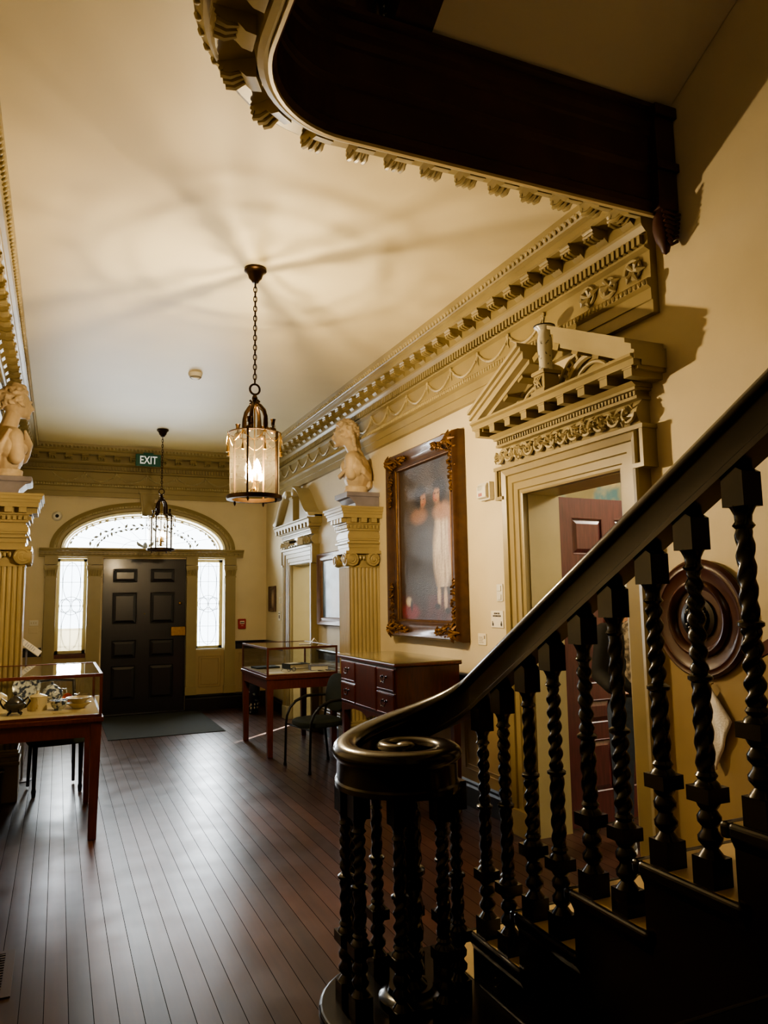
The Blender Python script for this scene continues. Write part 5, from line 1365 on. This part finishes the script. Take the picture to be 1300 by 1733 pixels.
def drawer(x0, x1, z0, z1, pull=True):
    d = MB().box(x0, x1, -D2 - .012, -D2 + .01, z0, z1).build('drawer', M['mahog'], ch, bevel=.004)
    MB().tube([(x0 + .012, -D2 - .013, z0 + .012), (x1 - .012, -D2 - .013, z0 + .012), (x1 - .012, -D2 - .013, z1 - .012), (x0 + .012, -D2 - .013, z1 - .012)], .0025, 5, closed=True).build('cockbead', M['casewood'], d)
    if pull:
        c = (x0 + x1) / 2; z = (z0 + z1) / 2; y = -D2 - .012
        mb = MB()
        for s_ in (-1, 1): mb.lathe([(.012, 0), (.012, .004), (.005, .006), (.005, .016), (.008, .02), (0, .024)], 10, mtx=Matrix.Translation((c + s_ * .035, y, z + .02)) @ Matrix.Rotation(R(90), 4, 'X'))
        mb.tube([(c - .035, y - .016, z + .02), (c - .04, y - .02, z), (c - .025, y - .022, z - .022), (c, y - .022, z - .012), (c + .025, y - .022, z - .022), (c + .04, y - .02, z), (c + .035, y - .016, z + .02)], .0042, 7)
        mb.build('drawer_pull', M['silver'], d, smooth=True)
for x0, x1 in ((-.575, -.235), (.235, .575)):
    drawer(x0, x1, .925, 1.095); drawer(x0, x1, .745, .912)
drawer(-.225, .225, .745, 1.095, False)

# chair pushed behind the left case
sc_ = thing('side_chair', 'black wooden chair whose legs show beneath the left case', 'chair', (.02, 7.42, 0), R(8))
loft([selip(.235 * f_, .225 * f_, z, p=.45) for z, f_ in ((.415, .95), (.425, 1.0), (.455, 1.0), (.475, .95), (.482, .6))], M['fabric'], 'seat', sc_)
for sx in (-1, 1):
    MB().lathe([(.014, .001), (.018, .03), (.02, .05), (.015, .07), (.016, .12), (.022, .4), (.024, .42)], 12, (sx * .185, -.18)).build('leg', M['stair'], sc_, smooth=True)
    MB().tube([(sx * .19, .20, .02), (sx * .18, .18, .42), (sx * .18, .21, .75), (sx * .175, .25, .93)], [.014, .018, .016, .014], 10).build('rear_leg', M['stair'], sc_, smooth=True)
MB().tube([(-.175, .25, .93), (0, .27, .95), (.175, .25, .93)], [.02, .026, .02], 8).build('top_rail', M['stair'], sc_, smooth=True)
MB().tube([(-.178, .225, .66), (0, .235, .67), (.178, .225, .66)], [.014, .018, .014], 8).build('back_rail', M['stair'], sc_, smooth=True)
bg = thing('waste_bin', 'black bin with shiny rim on the floor at the left edge', 'bin', (-.455, 6.99, 0))
MB().lathe([(0, .001), (.08, .001), (.085, .01), (.096, .27), (.1, .27), (.1, .285), (.094, .285), (.08, .02), (0, .02)], 24).build('body', M['blackp'], bg, smooth=True)
MB().tube([(.097 * math.cos(2 * PI * k / 24), .097 * math.sin(2 * PI * k / 24), .29) for k in range(24)], .006, 6, closed=True).build('rim', M['silver'], bg)
us = thing('umbrella_stand', 'dark blue and white porcelain jar on floor behind the right case', 'jar', (2.66, 11.12, 0))
MB().lathe([(0, .001), (.10, .001), (.11, .015), (.105, .05), (.125, .2), (.13, .35), (.12, .46), (.10, .5), (.115, .53), (.12, .54), (.11, .54), (.09, .5), (0, .45)], 28).build('body', M['umb'], us, smooth=True)
mb = MB()
for z in (.085, .135):
    for k in range(14):
        a = 2 * PI * k / 14; c, s_ = math.cos(a), math.sin(a); r_ = .117 if z < .1 else .123
        mb.add([(r_ * c - .012 * -s_, r_ * s_ - .012 * c, z), (r_ * c, r_ * s_, z - .02), (r_ * c + .012 * -s_, r_ * s_ + .012 * c, z), (r_ * c, r_ * s_, z + .02)], [(0, 1, 2, 3)])
mb.build('lozenge_band', M['white'], us)
mt_ = MB().box(.60, 2.0, 9.72, 11.70, .0005, .008).build('door_mat', M['matgrey']); tag(mt_, 'thin grey-green mat on the floor inside the front door', 'mat')
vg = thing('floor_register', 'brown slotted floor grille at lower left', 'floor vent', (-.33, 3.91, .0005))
mb = MB(); mb.box(-.20, .20, -.235, -.205, 0, .006); mb.box(-.20, .20, .205, .235, 0, .006); mb.box(-.20, -.16, -.205, .205, 0, .006); mb.box(.16, .20, -.205, .205, 0, .006)
mb.build('frame', M['vent'], vg)
mb = MB()
for k in range(16): mb.box(-.16, .16, -.2 + .026 * k, -.19 + .026 * k, .001, .005)
mb.box(-.004, .004, -.205, .205, .001, .0055); mb.build('slats', M['vent'], vg); MB().box(-.16, .16, -.205, .205, .0, .0008).build('duct_shade_sheet', M['void'], vg)  # flat black sheet under the slats, shade of the opening painted in

# ================================================================== WALL AND CEILING FITTINGS
sd = thing('smoke_detector', 'small round smoke detector on ceiling beyond the large lantern', 'smoke detector', (1.206, 7.5, ZC))
MB().lathe([(0, -.055), (.03, -.055), (.045, -.045), (.06, -.035), (.065, -.028), (.07, -.012), (.072, 0), (0, -.0005)], 28).build('housing', M['white'], sd, smooth=True)
MB().lathe([(.046, -.047), (.058, -.038), (.06, -.042), (.048, -.052), (.046, -.047)], 28).build('vent_ring', mat('grey_plastic', '#8d8a80', .5), sd, smooth=True)
ex_ = thing('exit_sign', 'green EXIT sign with white letters hung on front cornice', 'exit sign', (1.165, 11.40, 3.65))
MB().box(-.178, .178, 0, .05, 0, .175).build('box', M['green'], ex_, bevel=.006)
MB().box(-.07, .07, .005, .045, .175, .20).box(-.04, .04, .05, .09, .03, .15).build('bracket', M['green'], ex_)
text_mesh('EXIT', .165, 'lettering', M['exitw'], ex_, (.0, -.002, .083), (R(90), 0, 0), .0015).scale = (.74, 1, 1)
sc1 = thing('security_camera', 'round white dome camera high on front wall left of arch', 'security camera', (-.052, YF, 2.90))
MB().lathe([(0, 0), (.068, 0), (.07, .02), (.06, .04), (.045, .055), (0, .055)], 28, mtx=RX).build('housing', M['white'], sc1, smooth=True)
MB().ball((0, -.052, 0), (.026, .016, .026)).build('lens', M['blackp'], sc1, smooth=True)
sc2 = thing('security_camera', 'white box camera over the distant right doorway', 'security camera', (XR - .14, 9.38, 2.40), R(-90))
MB().box(-.06, .05, -.07, -.001, -.045, .045).box(-.07, .06, -.08, -.05, -.05, .05).build('housing', M['white'], sc2, bevel=.008)
MB().tube([(-.02, -.07, 0), (-.04, -.13, -.01), (-.05, -.155, -.012)], [.018, .02, .016], 10).build('lens', M['blackp'], sc2)
sb = thing('strobe_alarm', 'white fire strobe box on wall between the portrait and near doorway', 'fire strobe', (XR, 4.94, 2.375), R(-90))
MB().box(-.075, .075, -.045, -.0005, 0, .14).build('back_box', M['white'], sb, bevel=.006)
MB().prism([(-.045, .01), (-.075, .02), (-.075, .10), (-.06, .13), (-.045, .13)], -.065, .065, 'x').build('cover', M['white'], sb, bevel=.006)
MB().box(-.03, .03, -.085, -.07, .075, .11).build('strobe_lens', M['casegl'], sb)
mb = MB()
for k in range(3): mb.box(-.035 + .018 * k, -.025 + .018 * k, -.0765, -.0745, .03, .055)
mb.build('red_print', M['red'], sb)
def plate(name, label, cat, loc, rz, w, h, toggles, m='white', print_=False):
    t = thing(name, label, cat, loc, rz); MB().box(-w / 2, w / 2, -.008, -.0005, 0, h).build('plate', M[m], t, bevel=.003)
    if toggles: 
        for k in range(toggles):
            z = h * (k + .5) / toggles; MB().box(-w * .26, w * .26, -.014, -.007, z - h / toggles * .3, z + h / toggles * .3).build('switch', M[m], t, bevel=.002)
    return t
plate('light_switch', 'white double switch plate beside the near door surround', 'switch', (XR, 4.825, 1.595), R(-90), .085, .13, 2)
plate('light_switch', 'upper pale switch plate beside the distant doorway', 'switch', (XR, 10.92, 1.59), R(-90), .10, .09, 1)
t = plate('wall_notice', 'small white notice below switch beside the distant doorway', 'notice', (XR, 10.95, 1.34), R(-90), .13, .135, 0, 'paper')
mb = MB(); mb.box(-.02, .02, -.0095, -.008, .03, .08); mb.box(-.045, .045, -.0095, -.008, .1, .11); mb.build('print', M['ink'], t)
t = plate('light_switch', 'upper white plate on front wall left of the sidelight', 'switch', (-.305, YF, 1.335), 0, .115, .075, 0)
mb = MB()
for k in range(3): mb.box(-.035 + .03 * k, -.027 + .03 * k, -.014, -.008, .025, .05)
mb.build('toggles', M['jamb'], t)
plate('wall_plate', 'beige plate directly below white one on front wall', 'wall plate', (-.31, YF, 1.23), 0, .12, .085, 0, 'wall')
t = plate('wall_sign', 'white tour sign with pointing hands beside the near door surround', 'sign', (XR, 4.872, 1.398), R(-90), .17, .128, 0, 'paper')
text_mesh('SCAN FOR', .016, 'heading', M['ink'], t, (0, -.009, .107), (R(90), 0, 0), .0006)
text_mesh('INFORMATION', .0165, 'subheading', M['ink'], t, (0, -.009, .088), (R(90), 0, 0), .0006)
for s_ in (-1, 1):
    mb = MB(); mb.ball((s_ * .058, -.009, .026), (.011, .0008, .014), 8, 6); mb.tube([(s_ * .060, -.009, .03), (s_ * .062, -.009, .05)], .0035, 6); mb.build('pointing_hand', M['ink'], t)
t = plate('object_label', 'small cream caption card low right of the portrait', 'label', (XR, 5.10, 1.258), R(-90), .12, .09, 0, 'paper')
mb = MB()
for k in range(4): mb.box(-.045, .02 - .01 * (k % 2), -.0092, -.008, .02 + .013 * k, .024 + .013 * k)
mb.box(.03, .045, -.0092, -.008, .05, .075); mb.build('print', mat('grey_print', '#8c8272', .7), t)
t = plate('object_label', 'small white caption card by the bluish painting', 'label', (XR, 9.03, 1.40), R(-90), .09, .12, 0, 'paper')
mb = MB(); mb.box(-.02, .02, -.0092, -.008, .03, .07); mb.box(-.03, .03, -.0092, -.008, .085, .10); mb.build('print', M['ink'], t)
fa = thing('fire_alarm_pull', 'red fire alarm pull box on front wall right of door', 'fire alarm', (2.655, YF, 1.205), 0)
MB().box(-.06, .06, -.045, -.0005, 0, .155).build('housing', M['red'], fa, bevel=.008)
MB().box(-.036, .036, -.05, -.044, .075, .125).build('handle_plate', M['white'], fa, bevel=.003)
MB().box(-.03, .03, -.054, -.049, .09, .105).build('pull_bar', M['blackp'], fa)
text_mesh('FIRE', .022, 'lettering', M['white'], fa, (0, -.0465, .05), (R(90), 0, 0))

# ================================================================== PERSON in the side room
ps = thing('person', 'person in cap, dark jacket and jeans standing in side room behind the right jamb', 'person', (3.565, 4.02, 0), R(-28))
# local: faces -y
mb = MB()
for sx in (-1, 1):
    mb.capsule((sx * .085, 0, .86), (sx * .10, -.01, .48), .088, .058); mb.capsule((sx * .10, -.01, .48), (sx * .105, .02, .09), .055, .036); mb.capsule((sx * .105, .03, .04), (sx * .11, -.15, .03), .036, .03)
    mb.capsule((sx * .175, .01, 1.38), (sx * .225, .0, 1.10), .052, .042); mb.capsule((sx * .225, 0, 1.10), (sx * .17, -.17, 1.02), .04, .03)
    hx, hy, hz = sx * .155, -.22, 1.01
    mb.ball((hx, hy, hz), (.032, .045, .022))
    for k in range(4): mb.capsule((hx + sx * (-.024 + .016 * k), hy - .035, hz), (hx + sx * (-.026 + .017 * k), hy - .085 - .008 * (1 - abs(k - 1.5)), hz - .018), .0095, .0085, 8)
    mb.capsule((hx - sx * .028, hy - .0, hz), (hx - sx * .052, hy - .045, hz - .008), .011, .009, 8)
mb.ball((0, 0, .93), (.155, .105, .13)); mb.ball((0, 0, 1.12), (.14, .095, .16)); mb.ball((0, 0, 1.3), (.175, .105, .15)); mb.capsule((0, .01, 1.40), (0, -.01, 1.52), .06, .052)
mb.ball((0, -.02, 1.61), (.078, .095, .115), 16, 12); mb.ball((0, -.055, 1.55), (.05, .055, .05)); mb.capsule((0, -.108, 1.625), (0, -.132, 1.59), .01, .015)
for sx in (-1, 1): mb.ball((sx * .08, .0, 1.605), (.012, .022, .032)); mb.ball((sx * .032, -.098, 1.63), (.018, .014, .008))
mb.ball((0, -.108, 1.56), (.024, .012, .006)); mb.ball((0, -.106, 1.55), (.021, .012, .006))
mb.build('body', M['skin'], ps, remesh=.0085, sm=2)
for sx in (-1, 1): MB().ball((sx * .031, -.101, 1.615), (.0125, .008, .007), 10, 8).build('eye', M['blackp'], ps, smooth=True)
mb = MB(); mb.ball((0, .005, 1.65), (.088, .103, .095)); mb.build('hair', M['hair'], ps, smooth=True)
mb = MB(); mb.lathe([(.094, 1.655), (.096, 1.69), (.085, 1.73), (.05, 1.752), (0, 1.757)], 24, (0, -.003)); mb.prism([(-.075, -.07), (-.06, -.15), (0, -.175), (.06, -.15), (.075, -.07)], 1.655, 1.664); mb.build('cap', M['white'], ps, smooth=True)
mb = MB(); mb.ball((0, 0, 1.02), (.165, .118, .15)); mb.ball((0, 0, 1.14), (.15, .108, .17)); mb.ball((0, 0, 1.3), (.188, .118, .155))
for sx in (-1, 1): mb.capsule((sx * .175, .01, 1.38), (sx * .226, 0, 1.10), .066, .056); mb.capsule((sx * .226, 0, 1.10), (sx * .18, -.145, 1.03), .055, .045)
mb.build('jacket', M['jacket'], ps, remesh=.012, sm=3)
mb = MB(); mb.ball((0, -.035, 1.3), (.11, .10, .17)); mb.ball((0, -.03, 1.12), (.10, .098, .16)); mb.build('shirt', M['shirt'], ps, remesh=.012, sm=2)
mb = MB(); mb.ball((0, 0, .92), (.165, .115, .11))
for sx in (-1, 1): mb.capsule((sx * .088, 0, .86), (sx * .10, -.01, .48), .098, .072); mb.capsule((sx * .10, -.01, .48), (sx * .105, .015, .12), .07, .06)
mb.build('jeans', M['jeans'], ps, remesh=.012, sm=2)
for sx in (-1, 1):
    mb = MB(); mb.capsule((sx * .105, .04, .055), (sx * .112, -.16, .045), .05, .042); mb.ball((sx * .105, .03, .08), (.048, .055, .05)); mb.build('shoe', M['shoe'], ps, remesh=.01, sm=2)
    MB().prism([(sx * .107 + .05 * math.cos(a) * (1 if math.sin(a) > 0 else .95), -.06 + .155 * math.sin(a)) for a in [2 * PI * k / 20 for k in range(20)]], .001, .022).build('sole', M['sole'], ps)

# repeats share a group
for key, gname in (('hanging_lantern', 'brass and glass hall lanterns'), ('marble_bust', 'marble busts on the pilasters'), ('fluted_pilaster', 'fluted pilasters facing each other'), ('display_case', 'glazed table cases in the hall'),
                   ('pedimented_door_surround', 'pedimented door surrounds on right wall'), ('security_camera', 'security cameras'), ('light_switch', 'switch plates'), ('object_label', 'caption cards on right wall'), ('booklet', 'white booklets in right case'), ('pen', 'pens in right case'), ('book', 'books in right case')):
    for o in list(sc.objects):
        if o.parent is None and o.name.split('.')[0] == key and 'label' in o: o['group'] = gname

# ================================================================== LIGHT
wd = bpy.data.worlds.new('daylight'); sc.world = wd; wd.use_nodes = True
bg_ = wd.node_tree.nodes['Background']; bg_.inputs[0].default_value = (.86, .94, 1., 1); bg_.inputs[1].default_value = 7.
def area(name, loc, rot, sx, sy, power, col, spread=180):
    l = bpy.data.lights.new(name, 'AREA'); l.shape = 'RECTANGLE'; l.size = sx; l.size_y = sy; l.energy = power; l.color = col; l.spread = R(spread)
    o = bpy.data.objects.new(name, l); COL.objects.link(o); o.location = loc; o.rotation_euler = rot; return o
DAY = (.93, .97, 1.)
area('daylight_fan', (FX, YF + .6, 2.75), (R(-78), 0, 0), 2.4, .75, 210, DAY)
area('daylight_sidelight_left', (.18, YF + .5, 1.6), (R(-90), 0, 0), .45, 1.4, 90, DAY)
area('daylight_sidelight_right', (2.16, YF + .5, 1.6), (R(-90), 0, 0), .45, 1.4, 90, DAY)
def point(name, loc, power, col, r=.1):
    l = bpy.data.lights.new(name, 'POINT'); l.energy = power; l.color = col; l.shadow_soft_size = r
    o = bpy.data.objects.new(name, l); COL.objects.link(o); o.location = loc; return o
point('side_room_fill', (5.6, 3.6, 3.4), 300, (1., .93, .82), .25)  # unseen fill, added so the mural and open door are not dark
sp_ = bpy.data.lights.new('sunbeam', 'SPOT'); sp_.energy = 16000; sp_.spot_size = R(18); sp_.spot_blend = .1; sp_.shadow_soft_size = .012; sp_.color = (1, .97, .9)
so = bpy.data.objects.new('sunbeam', sp_); COL.objects.link(so); so.location = (3.336 + 1.5, 10.25 + 1.5, 2.5); so.rotation_euler = (Vector((2.2, 9.1, 0)) - so.location).to_track_quat('-Z', 'Y').to_euler()
point('parlour_daylight_fill', (5.2, 9.6, 2.8), 220, (.9, .95, 1.), .3)  # added point light standing in for daylight in the bright parlour
point('upper_hall_fill', (1.6, 5.6, 6.6), 90, (1., .9, .72), .2)  # unseen light added to brighten the upper wall behind the balusters
point('stair_hall_fill', (-.1, -3.0, 6.5), 32, (1., .9, .75), .3)  # added fill with no visible source, lifts the upper flight's soffit
for k in range(3):
    a = R(160 + 120 * k)
    point('lantern_bulb_light', (1.192 + .043 * math.cos(a), 4.917 + .043 * math.sin(a), 2.318 + .10 + .10), 58, (1., .81, .53), .013)
    point('far_lantern_bulb_light', (1.215 + .055 * math.cos(a), 10.16 + .055 * math.sin(a), 2.325 + .10 + .10), .8, (1., .8, .52), .014)
sc.view_settings.view_transform = 'AgX'
sc.view_settings.look = 'AgX - Medium High Contrast'
sc.view_settings.exposure = .0
cy = sc.cycles
cy.max_bounces = 10; cy.diffuse_bounces = 5; cy.glossy_bounces = 5; cy.transparent_max_bounces = 24; cy.transmission_bounces = 6
cy.sample_clamp_indirect = 6.; cy.caustics_reflective = False; cy.caustics_refractive = False
